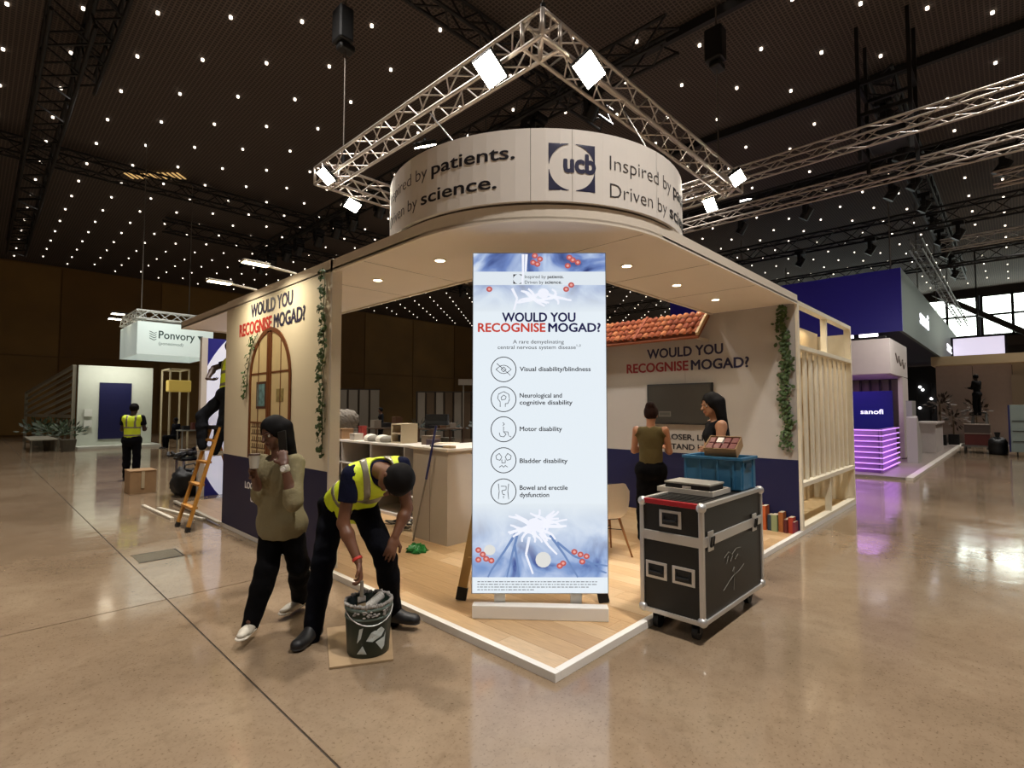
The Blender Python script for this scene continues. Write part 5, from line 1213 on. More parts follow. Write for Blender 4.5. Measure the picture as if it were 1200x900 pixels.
# small far figures
for (x, y, h, fd, c1, c2, lab, sk_, vest_) in ((5.2, 21.0, 1.70, 200, '14141a', '101014', 'far person in black walking beyond the shelf counter, left of the white bundle', '3a261c', None),
                                   (7.6, 17.6, 1.70, 120, '101014', '0c0c10', 'far person in black standing behind the shelf counter by the cream rack', '3a261c', None),
                                   (9.4, 17.0, 1.66, 160, '15161a', '0c0c10', 'far person in black beside the pale panels left of the lit banner', '6a4a38', None),
                                   (26.3, -.87, 1.68, 60, '0c0c0e', '0c0c0e', 'man in black standing up on a ladder before the pale stand at the far right', '2a1c14', None),
                                   (3.55, 23.4, 1.15, 200, '0a0a14', '0c0c10', 'person in black seated among the tables right of the pale stand', '2a1c14', None)):
    J = stand(x, y, h if h > 1.3 else 1.65, fd, z=1.34 if x > 20 else 0, arms='front' if x > 20 else 'down', stride=.1 if x < 6 else 0)
    if h < 1.3:
        f = A3(math.cos(math.radians(fd)), math.sin(math.radians(fd)), 0)
        for k in list(J):
            if k not in ('face', 'up'): J[k] = J[k] - A3(0, 0, .42)
        for q in 'LR': J['knee' + q] = J['hip' + q] + f * .42; J['ank' + q] = J['knee' + q] - A3(0, 0, .37); J['toe' + q] = J['ank' + q] + f * .18 - A3(0, 0, .05)
    person(lab, J, .03, .95, skin=sk_, top=c1, sleeve=1.6, trousers=c2, face=False)

def lump(cx, cy, rx, ry, h, seed, nu=28, nv=16):          # slumped bag: squarish, dented, flat on the floor
    r_ = random.Random(seed); ph_ = [r_.uniform(0, 6) for _ in range(6)]; b = MB(); b.sph((0, 0, 0), 1, nu, nv); sg = lambda v, p: math.copysign(abs(v) ** p, v)
    out = []
    for v in b.v:
        d = 1 + .13 * math.sin(4 * v[0] + ph_[0] + 2 * v[2]) * math.cos(5 * v[1] + ph_[1]) + .07 * math.sin(11 * v[0] + 7 * v[2] + ph_[2]) + .05 * math.sin(13 * v[1] + 9 * v[2] + ph_[3])
        out.append((cx + sg(v[0], .7) * rx * d, cy + sg(v[1], .7) * ry * d, max(0, h * .42 + sg(v[2], .75) * h * .55 * d)))
    b.v = out; return b

# ---------------------------------------------------------------- far left: pale stand with the dark door, hanging sign, clutter
pale = mat('pale_wall', 'c4cbbd', .6, var=.02)
t = thing('exhibition_booth', 'pale far stand with a dark blue door and a slanted slatted side', 'booth', (1.8, 26, 0))
MB().box(.55, 3.12, 25.6, 25.75, .1, 3.42).build('front_wall', pale, t); MB().box(3.0, 3.12, 25.75, 29, .1, 3.42).build('side_wall', pale, t)
MB().box(1.25, 2.35, 25.55, 25.6, .35, 2.72).build('door', mat('door_navy', '0e1240', .4), t)
for x, z in ((.9, 1.3), (.9, .85)): MB().box(x - .13, x + .13, 25.5, 25.6, z, z + .3).build('notice', mat('notice_white', 'd8dcd2', .5), t)
MB().box(.5, 3.3, 24.6, 29, 0, .10).build('platform', mat('platform_white', 'cdd0c4', .4), t)
sl = mat('slat_grey', '8f8a78', .6); yl0, yl1 = 26.0, 33.6
def zt2(y): return 3.42 - (y - yl0) * .135
MB().bar((.45, yl0, 3.38), (-.55, yl1, zt2(yl1)), .12, .12).build('sloping_beam', sl, t); MB().box(.4, .52, yl0 - .1, yl0, 0, 3.42).build('post', sl, t); MB().box(-.62, -.5, yl1, yl1 + .12, 0, 2.45).build('post', sl, t)
for k in range(9):
    ya, za = yl0 + .2, 3.1 - .3 * k; yb = yl1; zb_ = za - 1.0
    if zb_ < 1.35: yb = ya + (za - 1.35) / 1.0 * (yl1 - ya); zb_ = 1.35
    if za > 1.4: MB().bar((.45, ya, za), (.45 - (yb - yl0) * .13, yb, zb_), .05, .12).build('slat', sl, t)
for z in (1.3, .15): MB().bar((.45, yl0, z), (-.55, yl1, z), .1, .14).build('rail', sl, t)
for k in range(6): MB().bar((.42 - .117 * k, yl0 + .3 + .9 * k, 1.15), (.32 - .117 * k, yl0 + 1.1 + .9 * k, .25), .05, .1).build('slat', sl, t)
area('pale_booth_spots', (1.8, 24.3, 3.6), 2.2, 42, (1, .95, .85), to=(1.8, 25.6, 1.6), shape='RECTANGLE', sy=.2)
for k, (x, y) in enumerate(((-.2, 25.2), (-.15, 26.6), (-.45, 28.4), (.15, 24.0))):
    t = thing('potted_plant', ['leafy dark plant in front of the slanted slats, nearest the pale wall', 'second leafy plant from the pale wall, before the slats', 'third leafy plant, at the dark end of the slats', 'low plant at the corner of the pale stand'][k], 'plant', (x, y, 0), group='plants before the slatted side')
    MB().cyl((x, y, 0), (x, y, .45), .2, .26, 14).build('pot', mat('pot_grey', '5a5648', .7), t)
    b = MB(); r_ = random.Random(k)
    for q in range(70):
        d = V((r_.gauss(0, 1), r_.gauss(0, 1), abs(r_.gauss(.5, .7)))).normalized(); c = V((x, y, .6)) + d * r_.uniform(.15, .6); X = d.orthogonal().normalized(); b.add([c, c + d * .11 + X * .05, c + d * .22, c + d * .11 - X * .05], [(0, 1, 2, 3)])
    b.build('foliage', mat('plant_green', '2a3a20', .6, var=.3), t, kind='stuff')
t = thing('bench_table', 'long low metal table under the plants by the slatted side', 'table', (-.5, 25.5, 0))
MB().box(-.9, -.1, 24.4, 27.8, .42, .46).build('tabletop', sl, t)
for x in (-.85, -.15):
    for y in (24.5, 27.7): MB().box(x - .02, x + .02, y - .02, y + .02, 0, .42).build('leg', sl, t)
# hanging sign: a white box under a truss frame
hs = thing('hanging_sign', 'white box sign with dark green lettering hanging on the left', 'sign', (1.7, 19.5, 4.0))
sgm = mat('sign_pale', 'ccd8d2', .5, emit=.25, ecol='d8e8e0')  # weak emission brightens the panels as if lit; the box is no lamp
A_, B_ = V((1.559, 22.056, 3.776)), V((2.582, 16.966, 3.274)); hx = V((1, -.0, 0))
hsx0, hsx1, hsy0, hsy1, hz0, hz1 = .95, 3.02, 17.0, 19.6, 3.28, 4.28
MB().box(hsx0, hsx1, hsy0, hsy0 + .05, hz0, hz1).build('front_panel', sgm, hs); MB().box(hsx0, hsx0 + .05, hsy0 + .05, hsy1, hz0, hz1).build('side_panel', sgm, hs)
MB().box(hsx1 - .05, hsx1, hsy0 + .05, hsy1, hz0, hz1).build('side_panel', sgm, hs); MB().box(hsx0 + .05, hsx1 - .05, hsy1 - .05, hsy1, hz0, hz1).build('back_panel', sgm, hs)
gi = mat('ink_green', '28423c', .5)
text('Ponvory', gi, hs, (1.50, hsy0 - .001, 3.80), (1, 0, 0), (0, 0, 1), width=.98, height=.25, align='L', bold=.01)
text('(ponesimod)', mat('ink_green_pale', '6f837c', .5), hs, (1.50, hsy0 - .001, 3.60), (1, 0, 0), (0, 0, 1), width=.66, height=.10, align='L')
MB().prism([(0, .1), (.16, .1), (.08, -.04)], (2.56, hsy0 - .001, 3.87), (1, 0, 0), (0, 0, 1), .003).build('triangle_mark', gi, hs)
for k in range(4): MB().prism([(-.1, .05 - .04), (.02, -.01 - .04), (.08, .03 - .04), (.08, .05 - .04), (.02, .01 - .04), (-.1, .07 - .04)], (1.36, hsy0 - .001, 3.98 - .07 * k), (1, 0, 0), (0, 0, 1), .003).build('chevron_mark', gi, hs)
for q, (a, c) in enumerate((((hsx0, hsy0 + .1, 4.5), (hsx1, hsy0 + .1, 4.5)), ((hsx0, hsy1 - .1, 4.5), (hsx1, hsy1 - .1, 4.5)), ((hsx0 + .1, hsy0, 4.5), (hsx0 + .1, hsy1, 4.5)), ((hsx1 - .1, hsy0, 4.5), (hsx1 - .1, hsy1, 4.5)))):
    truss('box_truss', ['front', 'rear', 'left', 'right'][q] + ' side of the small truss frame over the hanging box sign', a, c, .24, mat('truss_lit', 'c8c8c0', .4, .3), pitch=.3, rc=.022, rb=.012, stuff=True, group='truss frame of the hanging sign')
for k, (x, y) in enumerate(((.65, 18.2), (.75, 19.4), (1.9, 19.6))):
    t = thing('floodlight', 'white oval floodlight %s of the hanging box sign' % ['at the near left', 'at the far left', 'over the back'][k], 'floodlight', (x, y, 4.62), group='lights on the hanging sign')
    MB().obox((x, y, 4.62), (.34, .26, .05)).build('housing', darkm, t); MB().obox((x, y, 4.588), (.32, .24, .012)).build('lens', lampw, t); MB().bar((x, y, 4.64), (max(x, hsx0 + .02), min(y, hsy1 - .1), 4.64), .03, .03).build('arm', darkm, t)
for x, y in ((hsx0 + .1, hsy0 + .1), (hsx1 - .1, hsy1 - .1)): tag(MB().cyl((x, y, 4.6), (x, y, 10), .015, n=5).build('cable', mat('cable_grey', '', 0)), 'thin cable carrying the %s corner of the hanging box sign' % ('near left' if x < 2 else 'far right'), 'cable')
area('hanging_sign_wash', (1.6, 15.6, 4.8), 1.4, 14, (.92, 1, .97), to=(2.0, 17, 3.8), shape='RECTANGLE', sy=.2)
# thin frame with a yellow box
t = thing('display_frame', 'thin white frame holding a yellow box, right of the pale stand', 'frame', (3.6, 24.5, 0)); fm = mat('frame_cream', 'cfc4a0', .5)
for x, y in ((3.4, 25.4), (3.4, 24.0), (4.1, 25.4), (4.1, 24.0)): MB().box(x, x + .06, y, y + .06, 0, 3.35).build('post', fm, t)
for z in (3.3,): MB().box(3.4, 4.16, 24.0, 24.06, z, z + .06).box(3.4, 4.16, 25.4, 25.46, z, z + .06).box(3.4, 3.46, 24.06, 25.4, z, z + .06).box(4.1, 4.16, 24.06, 25.4, z, z + .06).build('top_ring', fm, t)
MB().box(3.35, 4.2, 23.9, 24.4, 2.35, 2.85).build('yellow_box', mat('box_yellow', 'd8bc5c', .5, emit=.15, ecol='e8c860'), t, bevel=.04)
# trolley of tools, bag, box
t = thing('tool_trolley', 'low trolley heaped with dark tools and a red box, left of the short ladder', 'trolley', (.75, 9.95, 0))
MB().box(.42, 1.05, 9.7, 10.3, .60, .64).build('deck', darkm, t)
for x in (.47, 1.0):
    for y in (9.75, 10.25): MB().box(x - .02, x + .02, y - .02, y + .02, .0, .6).build('leg', alu, t)
MB().box(.42, 1.05, 9.7, 10.3, .2, .23).build('lower_deck', darkm, t)
r_ = random.Random(12)
for k in range(12):
    c = V((.45 + .55 * r_.random(), 9.75 + .5 * r_.random(), .69 + .05 * (k % 3))); d = V((r_.gauss(0, 1), r_.gauss(0, 1), .2 * r_.random())).normalized()
    tl = thing('tool', 'dark power tool or bar in the heap on the tool trolley', 'tool', tuple(c), group='tools heaped on the trolley'); MB().bar(c - d * .17, c + d * .15, .06, .05).build('shaft', mat('tool_%d' % (k % 3), ['141414', '4a4a4c', '8a8478'][k % 3], .5), tl, bevel=.01); MB().bar(c - d * .17, c - d * .17 + d.orthogonal().normalized() * .1, .05, .05).build('grip', blackp, tl, bevel=.01)
t = thing('red_box', 'red box with a pale emblem at the side of the tool trolley', 'box', (.92, 9.42, .23)); MB().box(.74, 1.14, 9.36, 9.66, .30, .56).build('body', mat('box_red', 'b82418', .45), t, bevel=.01)
MB().lathe((0, 0, 0), [(.045, 0), (.045, .004), (.06, .004), (.06, 0)], 20).build('tmp', whiteink, None); _o = bpy.data.objects['tmp']; _o.name = 'emblem'; _o.parent = t; _o.location = (.02, -.062, .2); _o.rotation_euler = (math.pi / 2, 0, 0); _o.scale = (1.6, 1, 1)
MB().box(.74, 1.14, 9.36, 9.66, .0, .30).build('base_crate', blackp, t)
t = thing('tool_bag', 'big black bag slumped on the floor beside the tool trolley', 'bag', (.46, 9.5, 0)); b = lump(.48, 9.32, .30, .30, .5, 1); b.build('bag', mat('bag_black', '0e0f10', .6, bump=.5, bs=12), t, smooth=True); MB().tube([(.34, 9.25, .42), (.38, 9.27, .56), (.54, 9.29, .58), (.6, 9.3, .44)], .015, 6).build('strap', blackp, t)
t = thing('tool_bag', 'second black bag at the foot of the tool trolley, nearer the ladder', 'bag', (.75, 9.15, 0)); b = lump(1.05, 9.17, .24, .11, .34, 2); b.build('bag', mat('bag_black', '', 0), t, smooth=True); MB().box(.9, 1.2, 9.05, 9.08, .2, .24).build('zip', alu, t)
t = thing('cardboard_box', 'brown cardboard box on the floor behind the standing worker', 'box', (-.12, 10.3, 0)); MB().box(-.32, .1, 10.1, 10.6, 0, .42).build('body', cardb, t); MB().box(-.33, .11, 10.09, 10.61, .42, .435).build('lid', cardb, t); MB().box(-.14, -.09, 10.085, 10.1, .1, .42).build('tape', mat('tape', 'b8a888', .4), t)
# tables right of the pale stand
wood2 = mat('far_table_wood', '5a4634', .6); mt2 = mat('far_metal', '8f9088', .5)
for k, (x, y) in enumerate(((4.0, 22.4), (4.6, 19.8), (5.6, 21.6), (5.3, 24.6), (6.4, 23.0))):
    t = thing('table', ['grey table before the seated person', 'dark table nearest the white post', 'dark table behind the white post', 'table beside the yellow box frame', 'farthest table right of the yellow box frame'][k], 'table', (x, y, 0), group='far tables')
    MB().box(x - .6, x + .6, y - .4, y + .4, .72, .76).build('tabletop', wood2 if k % 2 else mt2, t)
    for a in (-.55, .55):
        for c in (-.35, .35): MB().box(x + a - .02, x + a + .02, y + c - .02, y + c + .02, 0, .72).build('leg', mt2, t)
    for q in range(3):
        h = .15 + .12 * ((q + k) % 3); xx = x - .35 + .33 * q; t2 = thing('storage_box', ['dark', 'red-brown', 'pale'][(q + k) % 3] + ' box on one of the far tables', 'box', (xx, y, .76), group='boxes on the far tables'); MB().box(xx - .12, xx + .12, y - .15, y + .15, .76, .76 + h).build('body', mat('farbox_%d' % ((q + k) % 3), ['1c1a18', '6a3424', '9a9482'][(q + k) % 3], .7), t2, bevel=.01); MB().box(xx - .125, xx + .125, y - .155, y + .155, .76 + h, .775 + h).build('lid', mat('farbox_%d' % ((q + k) % 3), '', 0), t2)

# ---------------------------------------------------------------- seen through the stand: far partitions and clutter
pp = mat('far_panel', '8a8274', .6); pb_ = mat('far_panel_brown', '5c4a34', .6)
def panel_row(lab, p, q, n, z1, alt=False):
    p, q = V(p), V(q); t = thing('panel_row', lab, 'partition', tuple((p + q) / 2)); st_ = (q - p) / n; nr_ = V((-st_.y, st_.x, 0)).normalized()
    for k in range(n):
        a = p + st_ * k; MB().obox(a + st_ / 2 + V((0, 0, z1 / 2)), (st_.length - .12, .06, z1), st_.normalized(), nr_).build('panel', pp if (k % 2 == 0 or not alt) else pb_, t); MB().bar(a, a + V((0, 0, z1 + .05)), .07, .07, (1, 0, 0)).build('post', mat('far_frame', '3a3228', .6), t)
    MB().bar(p + V((0, 0, z1 + .03)), q + V((0, 0, z1 + .03)), .07, .07).build('top_rail', mat('far_frame', '', 0), t)
panel_row('row of grey-white partition panels far behind the counters', (14.2, 21.2, 0), (17.6, 18.4, 0), 9, 2.5, True)
panel_row('shorter row of pale panels left of the white bundle', (11.0, 26.5, 0), (14.0, 24.5, 0), 6, 2.7)
panel_row('low brown partition against the far timber wall', (7.5, 31, 0), (12.5, 27.5, 0), 6, 2.2, True)
t = thing('far_fascia', 'small white sign board above the far partition panels', 'sign', (16.6, 18.6, 3.0)); MB().obox((16.4, 18.9, 3.05), (1.9, .08, .32), (.77, -.63, 0), (.63, .77, 0)).build('board', mat('fascia_far', 'a8a092', .5), t); MB().bar((15.9, 19.35, 0), (15.9, 19.35, 2.9), .06, .06, (1, 0, 0)).build('post', pp, t); MB().bar((17.0, 18.45, 0), (17.0, 18.45, 2.9), .06, .06, (1, 0, 0)).build('post', pp, t)
t = thing('covered_rack', 'tall rack draped in a whitish dust sheet beyond the long shelf counter', 'covered rack', (6.2, 14.6, 0))
S = SDF(.03, .12); p = A3(6.2, 14.6, 0); S.cone(p + A3(-.25, .2, 1.25), p + A3(.3, -.2, 1.25), .34, .34); S.cone(p + A3(-.3, .2, .8), p + A3(-.3, .2, .3), .3, .34); S.cone(p + A3(.3, -.2, .8), p + A3(.3, -.2, .3), .3, .33); S.plane(A3(0, 0, .1), A3(0, 0, -1)); S.build('dust_sheet', mat('dust_sheet', '9c9284', .8, bump=.6, bs=6), t, wob=.03)
for x, y in ((5.9, 14.8), (6.5, 14.4)): MB().cyl((x, y, 0), (x, y, .3), .02, n=6).build('leg', mt2, t)
for k, (x, y) in enumerate(((8.6, 13.2), (9.3, 12.5), (10.6, 12.2))):
    t = thing('potted_plant', ['dark bushy plant left behind the broom', 'dark bushy plant right behind the broom', 'dark plant just left of the lit banner'][k], 'plant', (x, y, 0), group='far potted plants')
    MB().cyl((x, y, 0), (x, y, .6), .2, .25, 12).build('pot', mat('pot_grey', '', 0), t); b = MB(); r_ = random.Random(30 + k)
    for q in range(80):
        d = V((r_.gauss(0, 1), r_.gauss(0, 1), abs(r_.gauss(.4, .6)))).normalized(); c = V((x, y, .85)) + d * r_.uniform(.1, .4); X = d.orthogonal().normalized(); b.add([c, c + d * .1 + X * .05, c + d * .2, c + d * .1 - X * .05], [(0, 1, 2, 3)])
    b.build('foliage', mat('plant_dark', '1c2418', .6, var=.3), t, kind='stuff')
for k, (x, y) in enumerate(((5.2, 13.6), (7.4, 13.4), (8.3, 11.6))):
    t = thing('table', ['work table at the left beyond the long shelf counter', 'work table beyond the cream rack', 'work table beyond the boxy counter'][k], 'table', (x, y, 0), group='far work tables'); MB().box(x - .7, x + .7, y - .4, y + .4, .95, .99).build('tabletop', wood2, t)
    for a in (-.65, .65):
        for c in (-.35, .35): MB().box(x + a - .025, x + a + .025, y + c - .025, y + c + .025, 0, .95).build('leg', wood2, t)
    for q in range(3):
        xx = x - .45 + .42 * q; h = .14 + .1 * ((q * 2 + k) % 3); t2 = thing('carton', ['brown', 'pale', 'dark'][(q + k) % 3] + ' carton on one of the work tables beyond the counters', 'box', (xx, y, .99), group='cartons on the work tables'); mm = mat('carton_%d' % ((q + k) % 3), ['6a4a30', '9a9080', '1c1c1e'][(q + k) % 3], .7); MB().box(xx - .13, xx + .13, y - .13, y + .13, .99, .99 + h).build('body', mm, t2); MB().box(xx - .135, xx + .135, y - .135, y + .135, .99 + h, 1.005 + h).build('lid', mm, t2)

# ---------------------------------------------------------------- far right: blue hanging cube, white stand with purple glow, pale stand
bc = thing('hanging_cube', 'huge dark blue box sign with a grey right side hanging over the right stand', 'sign', (22, 2, 5))
MB().box(17.2, 17.3, .4, 8, 4.0, 5.95).build('front_panel', mat('cube_blue', '1c1670', .5, emit=.05, ecol='2a1c90'), bc); MB().box(17.3, 38, .4, .5, 4.0, 5.95).build('side_panel', mat('cube_grey', '5e6660', .6), bc)
MB().box(17.3, 38, 7.9, 8, 4.0, 5.95).build('back_panel', mat('cube_blue', '', 0), bc); MB().box(37.9, 38, .5, 7.9, 4.0, 5.95).build('end_panel', mat('cube_blue', '', 0), bc)
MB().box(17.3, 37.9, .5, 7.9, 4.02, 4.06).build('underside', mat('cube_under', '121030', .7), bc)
gl = mat('letter_glow', 'ffffff', .4, emit=1.1, ecol='f4f6ff')
text('sanofi', gl, bc, (21.3, .399, 4.72), (1, 0, 0), (0, 0, 1), width=2.6, height=.62, bold=0, depth=.03, align='L'); text('sanofi', gl, bc, (31.6, .399, 4.55), (1, 0, 0), (0, 0, 1), width=3.4, height=.62, bold=0, depth=.03, align='L')
for x in (17.6, 24, 31, 37.5):
    for y in (.7, 7.6): tag(MB().cyl((x, y, 5.95), (x, y, 10), .02, n=5).build('cable', mat('cable_grey', '', 0)), 'cable holding up the huge blue box sign', 'cable', 'cables of the blue box sign')
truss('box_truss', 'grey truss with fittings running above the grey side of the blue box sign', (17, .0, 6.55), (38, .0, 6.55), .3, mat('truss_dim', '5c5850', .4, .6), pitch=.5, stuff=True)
ws = thing('exhibition_booth', 'white stand with a lilac-lit canopy under the huge blue box sign', 'booth', (17, 3, 0))
wm2 = mat('booth_white', 'c4bab4', .6, var=.02)
MB().box(15.5, 15.6, .5, 7, 2.62, 3.62).build('frieze', wm2, ws); MB().box(15.6, 18.7, .5, .6, 2.62, 3.62).build('frieze', wm2, ws); MB().box(15.6, 18.7, .6, 7, 2.60, 2.66).build('ceiling_panel', mat('lilac_soffit', 'b89cc8', .6), ws)
MB().box(17.6, 18.7, .5, .62, .1, 2.6).build('pillar', wm2, ws); MB().box(19.0, 19.1, .6, 7, .1, 2.6).build('back_wall', mat('booth_beige', '8c8274', .7), ws)
for k in range(8): MB().bar((18.9, 1.0 + .28 * k, 2.6), (18.9, 1.0 + .28 * k, 1.1 + .18 * k), .06, .10, (1, 0, 0)).build('hanging_slat', mat('slat_dark', '2a2420', .6), ws)
text('y', blackink, ws, (15.498, 1.62, 2.95), MX, MY, width=.36, height=.62, bold=.01)
for k, (a, b__) in enumerate(((16.4, 17.0), (16.9, 17.7), (17.6, 18.2))): MB().tube([(a, .495, 3.25 - .06 * k), ((a + b__) / 2, .495, 3.0 - .06 * k), (b__, .495, 3.2 - .06 * k)], .025, 5).build('script_flourish', mat('ink_grey2', '6c645c', .5), ws)
MB().box(18.2, 18.3, .85, 2.0, .1, 2.2).build('blue_panel', mat('panel_blue', '101a78', .4, emit=.04, ecol='1828a0'), ws)
text('sanofi', gl, ws, (18.19, 1.42, 1.45), MX, MY, width=.62, height=.16, bold=.01)
area('lilac_glow', (17, 3.0, 2.55), 2.5, 45, (.72, .35, 1), shape='RECTANGLE', sy=4)
area('frieze_fill', (14.6, -.6, 3.9), 2.4, 40, (1, .95, .9), shape='RECTANGLE', sy=.2, to=(15.8, .6, 3.0))  # unseen area lamp added to brighten the white frieze
t = thing('light_strip', 'row of white lamps between the white frieze and the blue box sign', 'light strip', (16.4, 1, 3.75))
for k in range(9): MB().box(15.65, 15.75, .8 + .6 * k, 1.25 + .6 * k, 3.72, 3.80).build('lamp', mat('strip_glow', 'ffffff', .5, emit=3, ecol='fff4ff'), t)
MB().box(15.62, 15.78, .6, 6.2, 3.66, 3.70).build('tray', darkm, t)
tag(MB().box(12.3, 32, -.15, 8, 0, .06).build('platform', mat('platform_grey', '8c8078', .35, var=.05)), 'raised grey floor of the white stand on the right', 'platform')
tag(MB().box(12.3, 32, -.30, -.16, 0, .065).build('platform_edge', mat('edge_white', 'd8d0c4', .4)), 'white edging strip of the raised floor on the right', 'edging')
fe = thing('slat_fence', 'low corner fence of horizontal slats glowing purple', 'fence', (13, .6, 0)); pu = mat('purple_slat', 'd8b0f0', .4, emit=.9, ecol='cf90f8')
for k in range(8):
    z = .14 + .135 * k
    MB().box(12.85, 12.88, .33, 2.6, z, z + .022).build('slat', pu, fe); MB().box(12.88, 15.4, .33, .36, z, z + .022).build('slat', pu, fe)
MB().box(12.93, 12.97, .42, 2.6, .06, 1.12).build('inner_panel', mat('lilac_panel', '8a6a98', .6), fe)
MB().box(12.93, 15.4, .40, .43, .06, 1.12).build('inner_panel', mat('lilac_panel', '', 0), fe); MB().box(12.86, 12.9, .34, .38, .06, 1.12).build('corner_post', mat('lilac_panel', '', 0), fe)
area('fence_glow', (12.2, 1.2, .5), .6, 10, (.6, .2, 1), to=(12.9, 1.3, .5), shape='RECTANGLE', sy=2); area('fence_glow', (14, -.3, .5), 1.6, 8, (.6, .2, 1), to=(14, .4, .5), shape='RECTANGLE', sy=.5)
t = thing('info_kiosk', 'white angular kiosk right of the purple fence', 'kiosk', (17, 0, .06)); km = mat('kiosk_white', 'b0aca6', .5)
MB().prism([(0, .0), (.75, .0), (1.15, .55), (.15, 1.35), (0, 1.3)], (16.4, .3, .06), (1, 0, 0), (0, 0, 1), .25).build('body', km, t); MB().box(16.5, 17.3, .16, .30, 1.35, 1.85).build('screen', mat('kiosk_screen', '9a9a98', .3), t)
t = thing('reception_counter', 'white reception counter beyond the angular kiosk', 'counter', (22, .3, .06)); MB().box(21.2, 23.6, .05, .65, .06, 1.08).build('body', wm2, t); MB().box(21.1, 23.7, .0, .7, 1.08, 1.14).build('top', wm2, t)
r_ = random.Random(21)
t = thing('lamp_cluster', 'cluster of tiny round lights in the dark behind the reception counter', 'lights', (33, 2, 2)); 
for k in range(9): MB().sph((33, 1.2 + r_.random() * 2.2, 1.6 + r_.random() * 1.5), .07, 8, 6).build('bulb', mat('bulb_glow', 'ffffff', .5, emit=3), t, smooth=True)
MB().box(33.1, 33.2, .4, 7, 0, 3.9).build('backdrop', mat('backdrop_black', '0c0b0e', .8), t)
for k in range(4): MB().box(33, 33.04, 1.2 + .6 * k, 1.24 + .6 * k, 0, 3).build('stem', darkm, t)
# pale stand at the far right with the man on his ladder
pr = thing('exhibition_booth', 'pale stand under construction at the far right', 'booth', (30, -2, 0)); pm = mat('raw_panel', 'b8a69a', .6, var=.03)
for k in range(4): MB().box(29.0, 29.12, .65 - 1.3 * k - 1.28, .65 - 1.3 * k, .066, 3.6).build('wall_panel', pm if k != 2 else mat('raw_panel2', 'b0a084', .5), pr)
MB().box(28.3, 30, -9, .75, 3.6, 4.0).build('canopy_beam', mat('beam_cream', 'c8b088', .6), pr); MB().box(28.9, 29, -2.9, -1.9, .1, 3.1).build('door', mat('raw_door', 'a8977c', .35), pr)
MB().box(28.2, 31, -9, -.35, 0, .05).build('platform', mat('platform_grey', '', 0), pr); MB().box(28.9, 29, -5, -4.2, .1, 3.4).build('lit_panel', mat('lit_panel', 'e8d8a0', .5, emit=.25, ecol='f0dca0'), pr)
t = thing('projection_screen', 'large glowing pale screen above the far right stand', 'screen', (34, -1.2, 5)); MB().box(34, 34.1, -1.7, .3, 4.35, 5.35).build('picture', mat('proj_glow', 'e8e0f4', .5, emit=.75, ecol='ece4fa'), t); MB().box(34.1, 34.2, -1.8, .4, 4.25, 5.45).build('frame', darkm, t); MB().bar((34.15, -.7, 5.4), (34.15, -.7, 10), .06, .06, (1, 0, 0)).build('hanger', darkm, t)
lad2 = mat('ladder_alu', '6c6a64', .5, .3)
ladder('tall grey step ladder at the far right under the man in black', (25.95, -.6, .0), (25.85, -1.15, 0), (1, -.1, 0), 1.45, .4, 5, lad2, spread=1.1, z0=0)
t = thing('crate_trolley', 'flat trolley stacked with red-brown crates before the far right stand', 'trolley', (23.6, -.85, 0))
MB().box(23.1, 24.1, -1.4, -.5, .22, .28).build('deck', lad2, t)
for x in (23.2, 24.0):
    for y in (-1.3, -.6): MB().cyl((x, y - .02, .09), (x, y + .02, .09), .09, n=12).build('wheel', blackp, t); MB().box(x - .02, x + .02, y - .02, y + .02, .12, .23).build('fork', lad2, t)
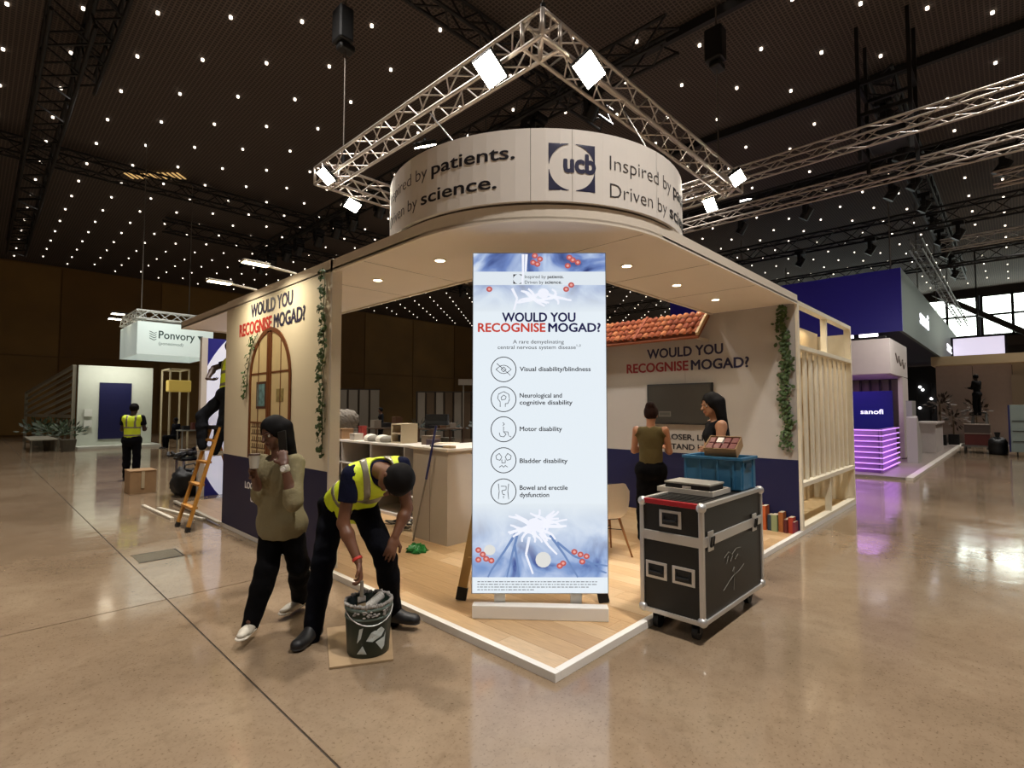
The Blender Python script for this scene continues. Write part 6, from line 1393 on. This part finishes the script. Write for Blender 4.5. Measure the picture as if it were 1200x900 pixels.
for nm, z0, z1, c in (('red-brown crate, lower one on the flat trolley', .282, .72, '5a2018'), ('wire basket on top of the red-brown crate on the trolley', .722, 1.05, '4a3c34')):
    t = thing('crate', nm, 'crate', (23.6, -.95, z0)); MB().box(23.2, 24.0, -1.3, -.6, z0, z1 - .03).build('body', mat('crate_' + c, c, .6), t); MB().box(23.18, 24.02, -1.32, -.58, z1 - .03, z1).build('rim', mat('rim_pale', '8a7a6c', .5), t)
for k, (x, y, h) in enumerate(((27.4, -.02, 1.3), (26.6, .35, 1.9), (28.3, -.75, 1.7))):
    t = thing('potted_plant', ['small dark plant in a square pot by the far right stand', 'tall dark plant by the far right stand', 'tall dark plant behind the ladder at the far right'][k], 'plant', (x, y, .0), group='plants by the far right stand'); MB().box(x - .18, x + .18, y - .18, y + .18, .06, .5).build('pot', darkm, t); MB().cyl((x, y, .5), (x, y, h), .03, n=6).build('stem', pb_, t); b = MB()
    for q in range(60):
        d = V((r_.gauss(0, 1), r_.gauss(0, 1), r_.gauss(.2, .7))).normalized(); c = V((x, y, h - .1)) + d * r_.uniform(.1, .45); X = d.orthogonal().normalized(); b.add([c, c + d * .12 + X * .05, c + d * .24, c + d * .12 - X * .05], [(0, 1, 2, 3)])
    b.build('foliage', mat('plant_brown', '3a2c20', .7), t, kind='stuff')
t = thing('storage_cabinet', 'grey cabinet with a blue side at the right edge of the photo', 'cabinet', (22.6, -2.4, 0))
MB().box(22.2, 23.0, -3.2, -1.85, .15, 1.75).build('body', mat('cabinet_grey', '8a9890', .5), t, bevel=.01); MB().box(22.19, 22.98, -1.85, -1.80, .15, 1.75).build('side_panel', mat('cabinet_blue', '1a1c58', .5), t)
for z in (.5, .85, 1.2): MB().box(22.18, 22.2, -3.15, -1.9, z, z + .02).build('door_gap', blackp, t)
for x in (22.3, 22.9):
    for y in (-3.1, -2.0): MB().cyl((x, y - .02, .075), (x, y + .02, .075), .075, n=12).build('wheel', blackp, t); MB().box(x - .02, x + .02, y - .02, y + .02, .1, .16).build('fork', darkm, t)
t = thing('rubbish_bag', 'black rubbish bag slumped beside the grey cabinet', 'bag', (22.9, -1.50, 0)); b = lump(22.9, -1.5, .32, .26, .62, 3); b.build('bag', mat('bag_black', '', 0), t, smooth=True); MB().cyl((22.9, -1.50, .6), (22.92, -1.50, .78), .05, .09, 8).build('knot', mat('bag_black', '', 0), t)
